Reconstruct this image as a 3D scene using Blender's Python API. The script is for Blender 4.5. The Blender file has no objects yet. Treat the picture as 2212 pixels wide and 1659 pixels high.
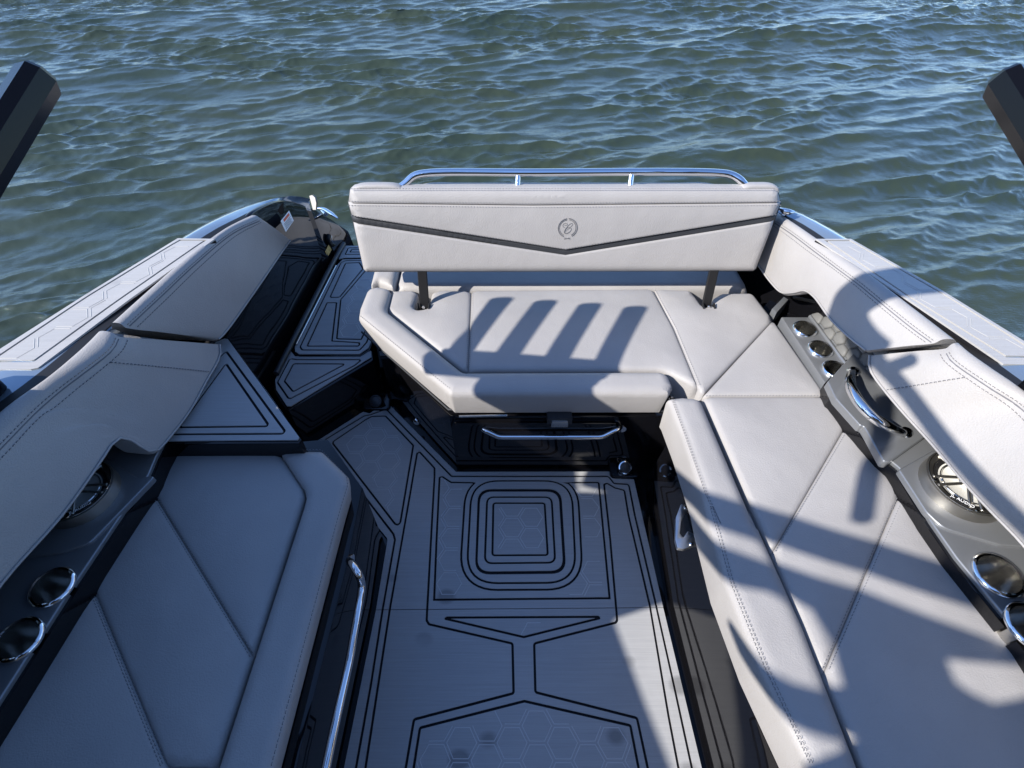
import bpy, bmesh, math, random
import numpy as np
from mathutils import Vector, Matrix
from mathutils.geometry import delaunay_2d_cdt

random.seed(7)
rng = np.random.default_rng(11)
scene = bpy.context.scene
COL = scene.collection

# ------------------------------------------------------------------ camera, sky, sun, exposure
cam_data = bpy.data.cameras.new('camera')
cam = bpy.data.objects.new('camera', cam_data)
COL.objects.link(cam)
cam.location = (0, 0, 1.75)
cam.rotation_euler = (math.radians(90 - 48), 0, 0)
cam_data.sensor_width = 36
cam_data.lens = 36 * 1143 / 2212
cam_data.clip_start = 0.02
cam_data.clip_end = 6000
scene.camera = cam

SUN_TRAVEL = Vector((1.2, 0.65, -1.0)).normalized()      # direction the light moves in
world = bpy.data.worlds.new('World')
scene.world = world
world.use_nodes = True
wn, wl = world.node_tree.nodes, world.node_tree.links
wn.clear()
w_out = wn.new('ShaderNodeOutputWorld')
w_bg = wn.new('ShaderNodeBackground')
w_sky = wn.new('ShaderNodeTexSky')
w_sky.sky_type = 'NISHITA'
w_sky.sun_disc = False
w_sky.sun_elevation = math.asin(-SUN_TRAVEL.z)
w_sky.sun_rotation = math.atan2(-SUN_TRAVEL.x, -SUN_TRAVEL.y)
w_sky.altitude = 50
w_sky.air_density = 1.0
w_sky.dust_density = 0.3
w_sky.ozone_density = 2.0
w_bg.inputs['Strength'].default_value = 0.15
# the picture is balanced for sunlight, so the sky reads bluer than neutral
w_tint = wn.new('ShaderNodeMix')
w_tint.data_type = 'RGBA'
w_tint.blend_type = 'MULTIPLY'
w_tint.inputs[0].default_value = 1.0
w_tint.inputs[7].default_value = (0.80, 0.94, 1.17, 1)
wl.new(w_sky.outputs[0], w_tint.inputs[6])
wl.new(w_tint.outputs[2], w_bg.inputs[0])
wl.new(w_bg.outputs[0], w_out.inputs[0])

sun_data = bpy.data.lights.new('sun', 'SUN')
sun_data.energy = 5.0
sun_data.angle = math.radians(0.53)
sun_data.color = (1.0, 0.95, 0.885)
sun = bpy.data.objects.new('sun', sun_data)
COL.objects.link(sun)
sun.location = (-6, -3, 8)
sun.rotation_euler = SUN_TRAVEL.to_track_quat('-Z', 'Y').to_euler()

scene.render.engine = 'CYCLES'
scene.view_settings.view_transform = 'Standard'
scene.view_settings.look = 'None'
scene.view_settings.exposure = 0.82
scene.view_settings.gamma = 1.0
scene.render.resolution_x, scene.render.resolution_y = 1024, 768

# ------------------------------------------------------------------ materials
def new_mat(name, color, rough=0.5, metal=0.0, spec=0.5, coat=0.0, ior=1.5):
    m = bpy.data.materials.new(name)
    m.use_nodes = True
    b = m.node_tree.nodes['Principled BSDF']
    b.inputs['Base Color'].default_value = (*color, 1)
    b.inputs['Roughness'].default_value = rough
    b.inputs['Metallic'].default_value = metal
    b.inputs['Specular IOR Level'].default_value = spec
    b.inputs['Coat Weight'].default_value = coat
    b.inputs['Coat Roughness'].default_value = 0.03
    b.inputs['IOR'].default_value = ior
    return m

class NT:
    """small helper to add nodes to a material"""
    def __init__(self, m):
        self.n, self.l = m.node_tree.nodes, m.node_tree.links
        self.b = self.n['Principled BSDF']
        self.tc = self.n.new('ShaderNodeTexCoord')
    def map(self, scale=(1, 1, 1), rot=(0, 0, 0)):
        mp = self.n.new('ShaderNodeMapping')
        mp.inputs['Scale'].default_value = scale
        mp.inputs['Rotation'].default_value = rot
        self.l.new(self.tc.outputs['Object'], mp.inputs[0])
        return mp.outputs[0]
    def noise(self, vec, scale, detail=3, rough=0.55, dist=0.0):
        t = self.n.new('ShaderNodeTexNoise')
        t.inputs['Scale'].default_value = scale
        t.inputs['Detail'].default_value = detail
        t.inputs['Roughness'].default_value = rough
        t.inputs['Distortion'].default_value = dist
        self.l.new(vec, t.inputs['Vector'])
        return t.outputs['Fac']
    def voronoi(self, vec, scale, feature='F1'):
        t = self.n.new('ShaderNodeTexVoronoi')
        t.feature = feature
        t.inputs['Scale'].default_value = scale
        self.l.new(vec, t.inputs['Vector'])
        return t.outputs['Distance']
    def ramp(self, fac, stops):
        r = self.n.new('ShaderNodeValToRGB')
        e = r.color_ramp.elements
        while len(e) < len(stops):
            e.new(0.5)
        for k, (p, c) in enumerate(stops):
            e[k].position = p
            e[k].color = (*c, 1) if isinstance(c, tuple) else (c, c, c, 1)
        self.l.new(fac, r.inputs[0])
        return r.outputs[0]
    def math(self, op, a, b):
        t = self.n.new('ShaderNodeMath')
        t.operation = op
        for k, v in enumerate((a, b)):
            if isinstance(v, (int, float)):
                t.inputs[k].default_value = v
            else:
                self.l.new(v, t.inputs[k])
        return t.outputs[0]
    def mix(self, fac, a, b, mode='MIX'):
        t = self.n.new('ShaderNodeMix')
        t.data_type = 'RGBA'
        t.blend_type = mode
        if isinstance(fac, (int, float)):
            t.inputs[0].default_value = fac
        else:
            self.l.new(fac, t.inputs[0])
        for k, v in ((6, a), (7, b)):
            if isinstance(v, tuple):
                t.inputs[k].default_value = (*v, 1)
            else:
                self.l.new(v, t.inputs[k])
        return t.outputs[2]
    def bump(self, h, strength, dist, prev=None):
        t = self.n.new('ShaderNodeBump')
        t.inputs['Strength'].default_value = strength
        t.inputs['Distance'].default_value = dist
        self.l.new(h, t.inputs['Height'])
        if prev is not None:
            self.l.new(prev, t.inputs['Normal'])
        return t.outputs[0]
    def to(self, sock, out):
        self.l.new(out, self.b.inputs[sock])

def vinyl(name, color, rough=0.52, dark=0.9):
    m = new_mat(name, color, rough, spec=0.35)
    t = NT(m)
    v = t.map()
    big = t.noise(v, 5, 3)
    c2 = tuple(c * dark for c in color)
    t.to('Base Color', t.ramp(big, [(0.3, c2), (0.7, color)]))
    cells = t.voronoi(t.map((1, 1, 1)), 330, 'SMOOTH_F1')
    wr = t.noise(v, 95, 4, 0.6, 1.2)
    soft = t.noise(v, 9, 2)
    h = t.math('ADD', t.math('MULTIPLY', cells, 0.6), t.math('MULTIPLY', wr, 0.45))
    nb = t.bump(h, 0.55, 0.0018)
    t.to('Normal', t.bump(soft, 0.22, 0.012, nb))
    t.to('Roughness', t.ramp(wr, [(0.2, rough - 0.08), (0.8, rough + 0.1)]))
    return m

def foam(name, color):
    m = new_mat(name, color, 0.5, spec=0.4)
    t = NT(m)
    lines = t.noise(t.map((6, 420, 40)), 1.0, 4, 0.7)
    big = t.noise(t.map(), 3.2, 4, 0.6, 0.4)
    spots = t.voronoi(t.map((1.0, 1.25, 1)), 6.5)
    blot = t.ramp(spots, [(0.15, 0.60), (0.24, 1.0)])
    gate = t.ramp(t.noise(t.map(), 2.1, 1), [(0.46, 0.0), (0.54, 1.0)])
    base = t.ramp(lines, [(0.25, tuple(c * 0.86 for c in color)), (0.75, tuple(min(1, c * 1.08) for c in color))])
    base = t.mix(0.35, base, t.ramp(big, [(0.3, 0.75), (0.7, 1.0)]), 'MULTIPLY')
    wet = t.mix(gate, (1.0, 1.0, 1.0), blot)
    base = t.mix(1.0, base, wet, 'MULTIPLY')
    t.to('Base Color', base)
    t.to('Normal', t.bump(lines, 0.25, 0.0012))
    t.to('Roughness', t.ramp(big, [(0.3, 0.36), (0.7, 0.6)]))
    return m

M = {}
M['vinyl'] = vinyl('grey_vinyl', (0.325, 0.312, 0.302))
M['vinyl_dark'] = vinyl('charcoal_vinyl', (0.028, 0.03, 0.034), 0.6, 0.8)
M['foam'] = foam('grey_foam_decking', (0.34, 0.34, 0.34))
M['foam_light'] = foam('pale_foam_decking', (0.385, 0.375, 0.36))
M['groove'] = new_mat('black_foam_groove', (0.006, 0.006, 0.008), 0.7, spec=0.2)
M['hexline'] = new_mat('embossed_hexagon_edge', (0.45, 0.45, 0.46), 0.45, spec=0.4)
M['hexline_light'] = new_mat('embossed_hexagon_edge_pale', (0.36, 0.355, 0.34), 0.5, spec=0.3)
M['thread'] = new_mat('grey_thread', (0.14, 0.14, 0.15), 0.8, spec=0.1)
M['thread_light'] = new_mat('pale_thread', (0.72, 0.71, 0.70), 0.8, spec=0.1)

def gelcoat(name, color, rough=0.06, coat=1.0):
    m = new_mat(name, color, rough, spec=0.5, coat=coat)
    t = NT(m)
    n = t.noise(t.map(), 40, 3)
    t.to('Roughness', t.ramp(n, [(0.35, rough), (0.75, rough + 0.05)]))
    w = t.noise(t.map(), 4.5, 2)
    t.to('Normal', t.bump(w, 0.05, 0.02))
    return m
M['black'] = gelcoat('black_gelcoat', (0.004, 0.004, 0.005), 0.03, 0.0)
M['grey_gel'] = gelcoat('charcoal_metallic_gelcoat', (0.165, 0.172, 0.18), 0.34)
M['grey_gel'].node_tree.nodes['Principled BSDF'].inputs['Metallic'].default_value = 0.35
M['gunwale'] = gelcoat('silver_blue_gelcoat', (0.20, 0.25, 0.30), 0.10)
M['gunwale'].node_tree.nodes['Principled BSDF'].inputs['Metallic'].default_value = 0.45
M['charcoal'] = new_mat('charcoal_plastic', (0.018, 0.019, 0.022), 0.4)
M['rubber'] = new_mat('black_rubber', (0.012, 0.012, 0.013), 0.55, spec=0.3)

def chrome(name, color, rough):
    m = new_mat(name, color, rough, metal=1.0)
    t = NT(m)
    n = t.noise(t.map((1, 1, 1)), 60, 3)
    t.to('Roughness', t.ramp(n, [(0.3, rough), (0.8, rough + 0.06)]))
    return m
M['chrome'] = chrome('polished_steel', (0.80, 0.80, 0.80), 0.05)
M['steel'] = chrome('brushed_steel', (0.55, 0.54, 0.51), 0.22)
M['bracket_metal'] = chrome('galvanised_steel', (0.72, 0.73, 0.73), 0.3)
M['gunmetal'] = chrome('gunmetal', (0.20, 0.19, 0.175), 0.3)
M['speaker_metal'] = chrome('warm_grey_metal', (0.42, 0.40, 0.36), 0.38)
M['cone'] = new_mat('white_speaker_cone', (0.72, 0.71, 0.66), 0.35)
M['white_paint'] = new_mat('white_print', (0.8, 0.8, 0.8), 0.5)
M['red_print'] = new_mat('red_print', (0.62, 0.09, 0.04), 0.5)
M['ink'] = new_mat('dark_ink', (0.03, 0.03, 0.04), 0.6)
M['emboss'] = new_mat('embossed_emblem', (0.13, 0.13, 0.135), 0.6)
M['tag'] = new_mat('tan_card', (0.55, 0.34, 0.10), 0.7)
t_ = NT(M['tag']); t_.to('Base Color', t_.ramp(t_.noise(t_.map(), 60, 3), [(0.3, (0.42, 0.25, 0.07)), (0.7, (0.60, 0.39, 0.13))]))
M['tower'] = new_mat('black_powder_coat', (0.003, 0.003, 0.004), 0.16, spec=0.16)
t_ = NT(M['tower']); t_.to('Normal', t_.bump(t_.noise(t_.map(), 500, 2), 0.12, 0.0006))
M['canvas'] = new_mat('black_canvas', (0.02, 0.02, 0.024), 0.9, spec=0.1)

# water: olive body under a mirror-like skin
mw = new_mat('lake_water', (0.024, 0.031, 0.013), 0.006, spec=0.5, ior=1.5)
t_ = NT(mw)
r2 = t_.noise(t_.map((1.0, 2.8, 1.0), (0, 0, 0.2)), 30, 4, 0.6, 0.1)
# beyond the modelled waves the open lake carries its ripples as relief
vl_ = t_.n.new('ShaderNodeVectorMath')
vl_.operation = 'LENGTH'
t_.l.new(t_.tc.outputs['Object'], vl_.inputs[0])
far_ = t_.ramp(t_.math('MULTIPLY', vl_.outputs['Value'], 0.02), [(0.19, 0.0), (0.26, 1.0)])
r3 = t_.math('MULTIPLY', t_.noise(t_.map((1.0, 2.2, 1.0), (0, 0, 0.25)), 3.2, 5, 0.6, 0.2), far_)
t_.to('Normal', t_.bump(r2, 0.4, 0.006, t_.bump(r3, 1.0, 0.16)))
t_.to('Base Color', t_.ramp(t_.noise(t_.map(), 0.7, 3), [(0.3, (0.024, 0.037, 0.025)), (0.7, (0.033, 0.043, 0.024))]))
M['water'] = mw

# ------------------------------------------------------------------ object helpers
def lab(o, label=None, cat=None, group=None, kind=None):
    for k, v in (('label', label), ('category', cat), ('group', group), ('kind', kind)):
        if v:
            o[k] = v
    return o

def thing(name, label, cat, loc=(0, 0, 0), group=None):
    o = bpy.data.objects.new(name, None)
    o.empty_display_size = 0.05
    o.location = loc
    COL.objects.link(o)
    return lab(o, label, cat, group)

def base_of(o):
    p = Vector((0, 0, 0))
    while o is not None:
        p += o.location
        o = o.parent
    return p

def obj(name, verts, faces, mat, parent=None, smooth=None, local=False):
    """one mesh object; verts are world coordinates unless local"""
    b = Vector((0, 0, 0)) if local else base_of(parent)
    me = bpy.data.meshes.new(name)
    v = np.asarray(verts, dtype=float).reshape(-1, 3) - np.array(b)
    me.from_pydata(v.tolist(), [], [list(f) for f in faces])
    me.materials.append(M[mat] if isinstance(mat, str) else mat)
    bm = bmesh.new()
    bm.from_mesh(me)
    bmesh.ops.recalc_face_normals(bm, faces=bm.faces)
    bm.to_mesh(me)
    bm.free()
    if smooth is not None:
        me.shade_smooth()
        if smooth < 180:
            me.set_sharp_from_angle(angle=math.radians(smooth))
    o = bpy.data.objects.new(name, me)
    o.parent = parent
    COL.objects.link(o)
    return o

def reuse(src, name, parent, loc=(0, 0, 0), rot=(0, 0, 0)):
    o = src.copy()
    o.name = name
    o.parent = parent
    o.location = loc
    o.rotation_euler = rot
    COL.objects.link(o)
    return o

def copy_tree(o, parent=None):
    c = o.copy()
    COL.objects.link(c)
    c.parent = parent
    for ch in list(o.children):
        copy_tree(ch, c)
    return c

def crom(pts, n):
    """Catmull-Rom through pts, resampled to n points by arc length"""
    P = np.asarray(pts, float)
    if len(P) == 2:
        return P[0] + (P[1] - P[0]) * np.linspace(0, 1, n)[:, None]
    Q = np.vstack([2 * P[0] - P[1], P, 2 * P[-1] - P[-2]])
    out = []
    for i in range(1, len(Q) - 2):
        p0, p1, p2, p3 = Q[i - 1], Q[i], Q[i + 1], Q[i + 2]
        a = 0.5
        t0 = 0
        t1 = t0 + max(1e-6, np.linalg.norm(p1 - p0)) ** a
        t2 = t1 + max(1e-6, np.linalg.norm(p2 - p1)) ** a
        t3 = t2 + max(1e-6, np.linalg.norm(p3 - p2)) ** a
        for t in np.linspace(t1, t2, 12, endpoint=False):
            A1 = (t1 - t) / (t1 - t0) * p0 + (t - t0) / (t1 - t0) * p1
            A2 = (t2 - t) / (t2 - t1) * p1 + (t - t1) / (t2 - t1) * p2
            A3 = (t3 - t) / (t3 - t2) * p2 + (t - t2) / (t3 - t2) * p3
            B1 = (t2 - t) / (t2 - t0) * A1 + (t - t0) / (t2 - t0) * A2
            B2 = (t3 - t) / (t3 - t1) * A2 + (t - t1) / (t3 - t1) * A3
            out.append((t2 - t) / (t2 - t1) * B1 + (t - t1) / (t2 - t1) * B2)
    out.append(P[-1])
    return resample(out, n)

def along_y(pts, by, yc=None):
    """points of a smooth row opposite the y values by of another row; yc: beyond it the runs are stretched to end together"""
    by = np.minimum.accumulate(np.asarray(by, float))
    P = crom(pts, 400)
    o = np.argsort(P[:, 1])
    if yc is None:
        y = P[0, 1] + (P[-1, 1] - P[0, 1]) * (by - by[0]) / (by[-1] - by[0])
    else:
        y = np.where(by < yc, by, yc + (by - yc) * (P[0, 1] - yc) / (by[0] - yc))
    return np.stack([np.interp(y, P[o, 1], P[o, 0]), y, np.interp(y, P[o, 1], P[o, 2])], 1)

def resample(pts, n):
    P = np.asarray(pts, float)
    d = np.concatenate([[0], np.cumsum(np.linalg.norm(np.diff(P, axis=0), axis=1))])
    s = np.linspace(0, d[-1], n)
    return np.stack([np.interp(s, d, P[:, k]) for k in range(P.shape[1])], 1)

def fillet(pts, r, seg=5, closed=True):
    """round the corners of a polyline; r is one radius or one per point"""
    P = [np.asarray(p, float) for p in pts]
    n = len(P)
    out = []
    for i in range(n):
        ri = r[i] if isinstance(r, (list, tuple)) else r
        if (not closed and i in (0, n - 1)) or ri <= 0:
            out.append(P[i])
            continue
        a, b, c = P[i - 1], P[i], P[(i + 1) % n]
        da, dc = a - b, c - b
        la, lc = np.linalg.norm(da), np.linalg.norm(dc)
        da, dc = da / la, dc / lc
        ang = math.acos(max(-1, min(1, float(np.dot(da, dc)))))
        if ang > 3.0:
            out.append(b)
            continue
        t = min(ri / math.tan(ang / 2), 0.45 * la, 0.45 * lc)
        p, q = b + da * t, b + dc * t
        for k in range(seg + 1):
            s = k / seg
            out.append((1 - s) ** 2 * p + 2 * s * (1 - s) * b + s * s * q)
    return [tuple(p) for p in out]

def tube(name, pts, r, mat, parent, n=40, seg=14, smooth=True, local=False, caps=True):
    P = crom(pts, n) if smooth else np.asarray(pts, float)
    R = np.full(len(P), r) if np.isscalar(r) else np.interp(np.linspace(0, 1, len(P)), np.linspace(0, 1, len(r)), r)
    T = np.gradient(P, axis=0)
    T /= np.linalg.norm(T, axis=1)[:, None] + 1e-12
    up = np.array([0, 0, 1.0]) if abs(T[0][2]) < 0.9 else np.array([1.0, 0, 0])
    N = np.cross(T[0], up)
    N /= np.linalg.norm(N)
    V, Fc = [], []
    for i in range(len(P)):
        N = N - T[i] * np.dot(N, T[i])
        N /= np.linalg.norm(N)
        B = np.cross(T[i], N)
        for k in range(seg):
            a = 2 * math.pi * k / seg
            V.append(P[i] + R[i] * (math.cos(a) * N + math.sin(a) * B))
    for i in range(len(P) - 1):
        for k in range(seg):
            k2 = (k + 1) % seg
            Fc.append((i * seg + k, i * seg + k2, (i + 1) * seg + k2, (i + 1) * seg + k))
    if caps:
        Fc.append(tuple(range(seg)))
        Fc.append(tuple((len(P) - 1) * seg + k for k in range(seg)))
    return obj(name, V, Fc, mat, parent, 50, local)

def beam(name, p, q, w, h, mat, parent, up=(0, 0, 1), ch=0.35, local=False):
    """eight-sided chamfered bar from p to q, w wide and h tall"""
    p, q = np.asarray(p, float), np.asarray(q, float)
    T = (q - p) / np.linalg.norm(q - p)
    X = np.cross(T, up)
    X /= np.linalg.norm(X)
    Z = np.cross(X, T)
    c = ch * min(w, h)
    prof = [(-w/2 + c, -h/2), (w/2 - c, -h/2), (w/2, -h/2 + c), (w/2, h/2 - c), (w/2 - c, h/2), (-w/2 + c, h/2), (-w/2, h/2 - c), (-w/2, -h/2 + c)]
    V, Fc = [], []
    ec = min(w, h) * 0.12
    st = [(p, 0.86), (p + T * ec, 1), (q - T * ec, 1), (q, 0.86)]
    for o_, s in st:
        V += [o_ + X * a * s + Z * b * s for a, b in prof]
    for i in range(3):
        Fc += [(i * 8 + k, i * 8 + (k + 1) % 8, i * 8 + 8 + (k + 1) % 8, i * 8 + 8 + k) for k in range(8)]
    Fc += [tuple(range(8)), tuple(range(24, 32))]
    return obj(name, V, Fc, mat, parent, 30, local)

def prism(name, loop, z0, z1, mat, parent, bev=0.0, seg=2, local=False):
    """polygon (x,y) extruded from z0 to z1, top edges bevelled"""
    L = [(p[0], p[1]) for p in loop]
    n = len(L)
    b = np.array(base_of(parent)) if not local else np.zeros(3)
    bm = bmesh.new()
    lo = [bm.verts.new((x - b[0], y - b[1], z0 - b[2])) for x, y in L]
    hi = [bm.verts.new((x - b[0], y - b[1], z1 - b[2])) for x, y in L]
    bm.faces.new(lo)
    top = bm.faces.new(hi)
    for i in range(n):
        bm.faces.new((lo[i], lo[(i + 1) % n], hi[(i + 1) % n], hi[i]))
    bmesh.ops.recalc_face_normals(bm, faces=bm.faces)
    if bev > 0:
        bmesh.ops.bevel(bm, geom=list(top.edges), offset=bev, segments=seg, profile=0.6, affect='EDGES', clamp_overlap=True)
    me = bpy.data.meshes.new(name)
    bm.to_mesh(me)
    bm.free()
    me.materials.append(M[mat])
    me.shade_smooth()
    me.set_sharp_from_angle(angle=math.radians(35))
    o = bpy.data.objects.new(name, me)
    o.parent = parent
    COL.objects.link(o)
    return o

def lathe(name, prof, mat, parent, loc=(0, 0, 0), seg=40, local=False, smooth=40, mtx=None):
    V, Fc = [], []
    for i, (r, z) in enumerate(prof):
        for k in range(seg):
            a = 2 * math.pi * k / seg
            p = Vector((r * math.cos(a), r * math.sin(a), z))
            if mtx is not None:
                p = mtx @ p
            V.append((p[0] + loc[0], p[1] + loc[1], p[2] + loc[2]))
    for i in range(len(prof) - 1):
        for k in range(seg):
            k2 = (k + 1) % seg
            Fc.append((i * seg + k, i * seg + k2, (i + 1) * seg + k2, (i + 1) * seg + k))
    return obj(name, V, Fc, mat, parent, smooth, local)

def seg_dist(pts, A, B):
    """distance of each 2D point to the nearest of the segments A-B"""
    pts, A, B = (np.asarray(q, float) for q in (pts, A, B))
    if len(A) == 0:
        return np.full(len(pts), 1e3)
    best = np.full(len(pts), 1e9)
    for a, b in zip(A, B):
        d = b - a
        L = float(d @ d) + 1e-15
        t = np.clip(((pts - a) @ d) / L, 0, 1)
        best = np.minimum(best, np.linalg.norm(pts - (a + t[:, None] * d), axis=1))
    return best

def inside(pts, loop):
    pts = np.asarray(pts, float)
    L = np.asarray(loop, float)
    r = np.zeros(len(pts), bool)
    j = len(L) - 1
    for i in range(len(L)):
        xi, yi = L[i]
        xj, yj = L[j]
        if yi != yj:
            c = ((yi > pts[:, 1]) != (yj > pts[:, 1])) & (pts[:, 0] < (xj - xi) * (pts[:, 1] - yi) / (yj - yi) + xi)
            r ^= c
        j = i
    return r

FLAT = (np.array([1.0, 0, 0]), np.array([0, 1.0, 0]), np.array([0, 0, 1.0]))

def pillow(name, loop, mat, parent, seams=(), r=0.02, drop=None, rs=0.008, ds=0.004, thick=0.08, frame=FLAT, res=0.022,
           crown=0.0, lift=0.0, corner=0.0, wall_in=0.0, sag=None):
    """upholstered panel: 3D loop in the plane of frame; edges listed in seams are shallow stitched creases, the others roll over"""
    U, Vv, N = frame
    L3 = np.asarray(loop, float)
    w = L3 @ N
    top = float(np.mean(w)) + lift
    L2 = np.stack([L3 @ U, L3 @ Vv], 1)
    n = len(L2)
    tags = ['s' if i in seams else 'o' for i in range(n)]
    # optional corner rounding keeps tags
    pts, ptag = [], []
    for i in range(n):
        a, b, c = L2[i - 1], L2[i], L2[(i + 1) % n]
        cr = corner[i] if isinstance(corner, (list, tuple)) else corner
        if cr > 0:
            da, dc = a - b, c - b
            la, lc = np.linalg.norm(da), np.linalg.norm(dc)
            da, dc = da / la, dc / lc
            ang = math.acos(max(-1, min(1, float(da @ dc))))
            t = min(cr / math.tan(ang / 2), 0.45 * la, 0.45 * lc)
            p, q = b + da * t, b + dc * t
            for k in range(6):
                s = k / 5
                pts.append((1 - s) ** 2 * p + 2 * s * (1 - s) * b + s * s * q)
                ptag.append(tags[i - 1] if k < 2 else tags[i])
        else:
            pts.append(b)
            ptag.append(tags[i])
    n = len(pts)
    bp, bt = [], []
    for i in range(n):
        a, b = pts[i], pts[(i + 1) % n]
        k = max(1, int(np.linalg.norm(b - a) / res))
        for j in range(k):
            bp.append(a + (b - a) * j / k)
            bt.append(ptag[i])
    bp = np.array(bp)
    nb = len(bp)
    A, B = bp, np.roll(bp, -1, axis=0)
    tg = np.array(bt)
    if drop is None:
        drop = r
    # rings following the border, then a regular grid
    area = 0.5 * np.sum(A[:, 0] * B[:, 1] - B[:, 0] * A[:, 1])
    tang = np.roll(bp, -1, axis=0) - np.roll(bp, 1, axis=0)
    tang /= np.linalg.norm(tang, axis=1)[:, None] + 1e-12
    inn = np.stack([-tang[:, 1], tang[:, 0]], 1) * (1 if area > 0 else -1)
    cand = []
    for d in sorted(set([r * 0.08, r * 0.25, r * 0.5, r * 0.8, r * 1.1, rs * 0.5, rs * 1.1])):
        ring = bp + inn * d
        dd = seg_dist(ring, A, B)
        cand.append(ring[(dd > d * 0.93) & inside(ring, bp)])
    lo, hi = bp.min(0), bp.max(0)
    gx, gy = np.meshgrid(np.arange(lo[0], hi[0], res), np.arange(lo[1], hi[1], res))
    g = np.stack([gx.ravel() , gy.ravel()], 1) + rng.uniform(-0.2, 0.2, (gx.size, 2)) * res
    g = g[inside(g, bp)]
    if len(g):
        g = g[seg_dist(g, A, B) > max(r, rs) * 1.2]
        cand.append(g)
    allp = np.vstack([bp] + cand)
    res_ = delaunay_2d_cdt([Vector(p) for p in allp], [(i, (i + 1) % nb) for i in range(nb)], [], 0, 1e-6)
    v2 = np.array([tuple(p) for p in res_[0]])
    tri = np.array(res_[2])
    cen = v2[tri].mean(axis=1)
    tri = tri[inside(cen, bp)]
    so, ss = tg == 'o', tg == 's'
    do = seg_dist(v2, A[so], B[so])
    dsm = seg_dist(v2, A[ss], B[ss])
    def prof(t):
        t = np.clip(t, 0, 1)
        return 1 - np.sqrt(np.maximum(0, 1 - (1 - t) ** 2))
    h = top - np.maximum(drop * prof(do / r), ds * prof(dsm / rs))
    dall = np.minimum(do, dsm)
    h = h + crown * (1 - np.exp(-dall / 0.05))
    if sag is not None:
        h = h + sag(v2[:, 0], v2[:, 1])
    V = v2[:, 0:1] * U + v2[:, 1:2] * Vv + h[:, None] * N
    Fc = [tuple(t) for t in tri]
    # side walls from border edges of the triangulation
    cnt = {}
    for t in Fc:
        for k in range(3):
            e = (t[k], t[(k + 1) % 3])
            key = tuple(sorted(e))
            cnt[key] = None if key in cnt else e
    V = list(V)
    low = {}
    for key, e in cnt.items():
        if e is None:
            continue
        for q in e:
            if q not in low:
                p2 = v2[q]
                if wall_in:
                    p2 = p2 + inn[int(np.argmin(((bp - p2) ** 2).sum(1)))] * wall_in
                low[q] = len(V)
                V.append(p2[0] * U + p2[1] * Vv + (top - thick) * N)
        Fc.append((e[1], e[0], low[e[0]], low[e[1]]))
    return obj(name, V, Fc, mat, parent, 75)

def stitch(name, lines, parent, mat='thread', off=0.0016, w=0.0014, dash=0.007, gap=0.003, N=(0, 0, 1)):
    """dashed thread along the given polylines, joined as one part"""
    N = np.asarray(N, float)
    V, Fc = [], []
    for ln in lines:
        P = np.asarray(ln, float)
        Ls = np.linalg.norm(np.diff(P, axis=0), axis=1).sum()
        n = max(2, int(Ls / (dash + gap)))
        Q = resample(P, n * 3 + 1)
        fr = dash / (dash + gap)
        for i in range(n):
            a = Q[i * 3]
            b = Q[i * 3] + (Q[min(i * 3 + 3, len(Q) - 1)] - Q[i * 3]) * fr
            T = b - a
            if np.linalg.norm(T) < 1e-6:
                continue
            S = np.cross(T, N)
            S = S / np.linalg.norm(S) * w / 2
            k = len(V)
            o_ = N * off
            V += [a - S + o_ * 0.2, a + S + o_ * 0.2, b + S + o_ * 0.2, b - S + o_ * 0.2, (a + b) / 2 - S * 0.6 + o_, (a + b) / 2 + S * 0.6 + o_]
            Fc += [(k, k + 1, k + 5, k + 4), (k + 4, k + 5, k + 2, k + 3)]
    o = obj(name, V, Fc, mat, parent)
    o['kind'] = 'stuff'
    return o

def loft(name, rows, mat, parent, n=48, sub=5, close=False, caps=True, smooth=60, straight=()):
    """surface through polylines (each row runs the same way)"""
    R = [resample(r, n) if i in straight else crom(r, n) for i, r in enumerate(rows)]
    R = np.array(R)
    m = (len(rows) - 1) * sub + 1
    Q = np.concatenate([2 * R[:1] - R[1:2], R, 2 * R[-1:] - R[-2:-1]])
    span = []
    for i in range(1, len(Q) - 2):        # every row is passed through exactly, so seams stay put
        p0, p1, p2, p3 = Q[i - 1], Q[i], Q[i + 1], Q[i + 2]
        d1 = np.linalg.norm(p2 - p1, axis=1)[:, None] + 1e-9
        m1 = (p2 - p0) / (np.linalg.norm(p1 - p0, axis=1)[:, None] + d1) * d1
        m2 = (p3 - p1) / (np.linalg.norm(p3 - p2, axis=1)[:, None] + d1) * d1
        for t in np.arange(sub) / sub:
            span.append((2 * t**3 - 3 * t**2 + 1) * p1 + (t**3 - 2 * t**2 + t) * m1 + (-2 * t**3 + 3 * t**2) * p2 + (t**3 - t**2) * m2)
    span.append(R[-1])
    G = np.stack(span, axis=1)            # n x m x 3
    V = G.reshape(-1, 3).tolist()
    Fc = []
    for i in range(n - 1):
        for k in range(m - 1):
            Fc.append((i * m + k, i * m + k + 1, (i + 1) * m + k + 1, (i + 1) * m + k))
    if caps:
        Fc.append(tuple(range(m)))
        Fc.append(tuple((n - 1) * m + k for k in range(m)))
    return obj(name, V, Fc, mat, parent, smooth), G

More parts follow.
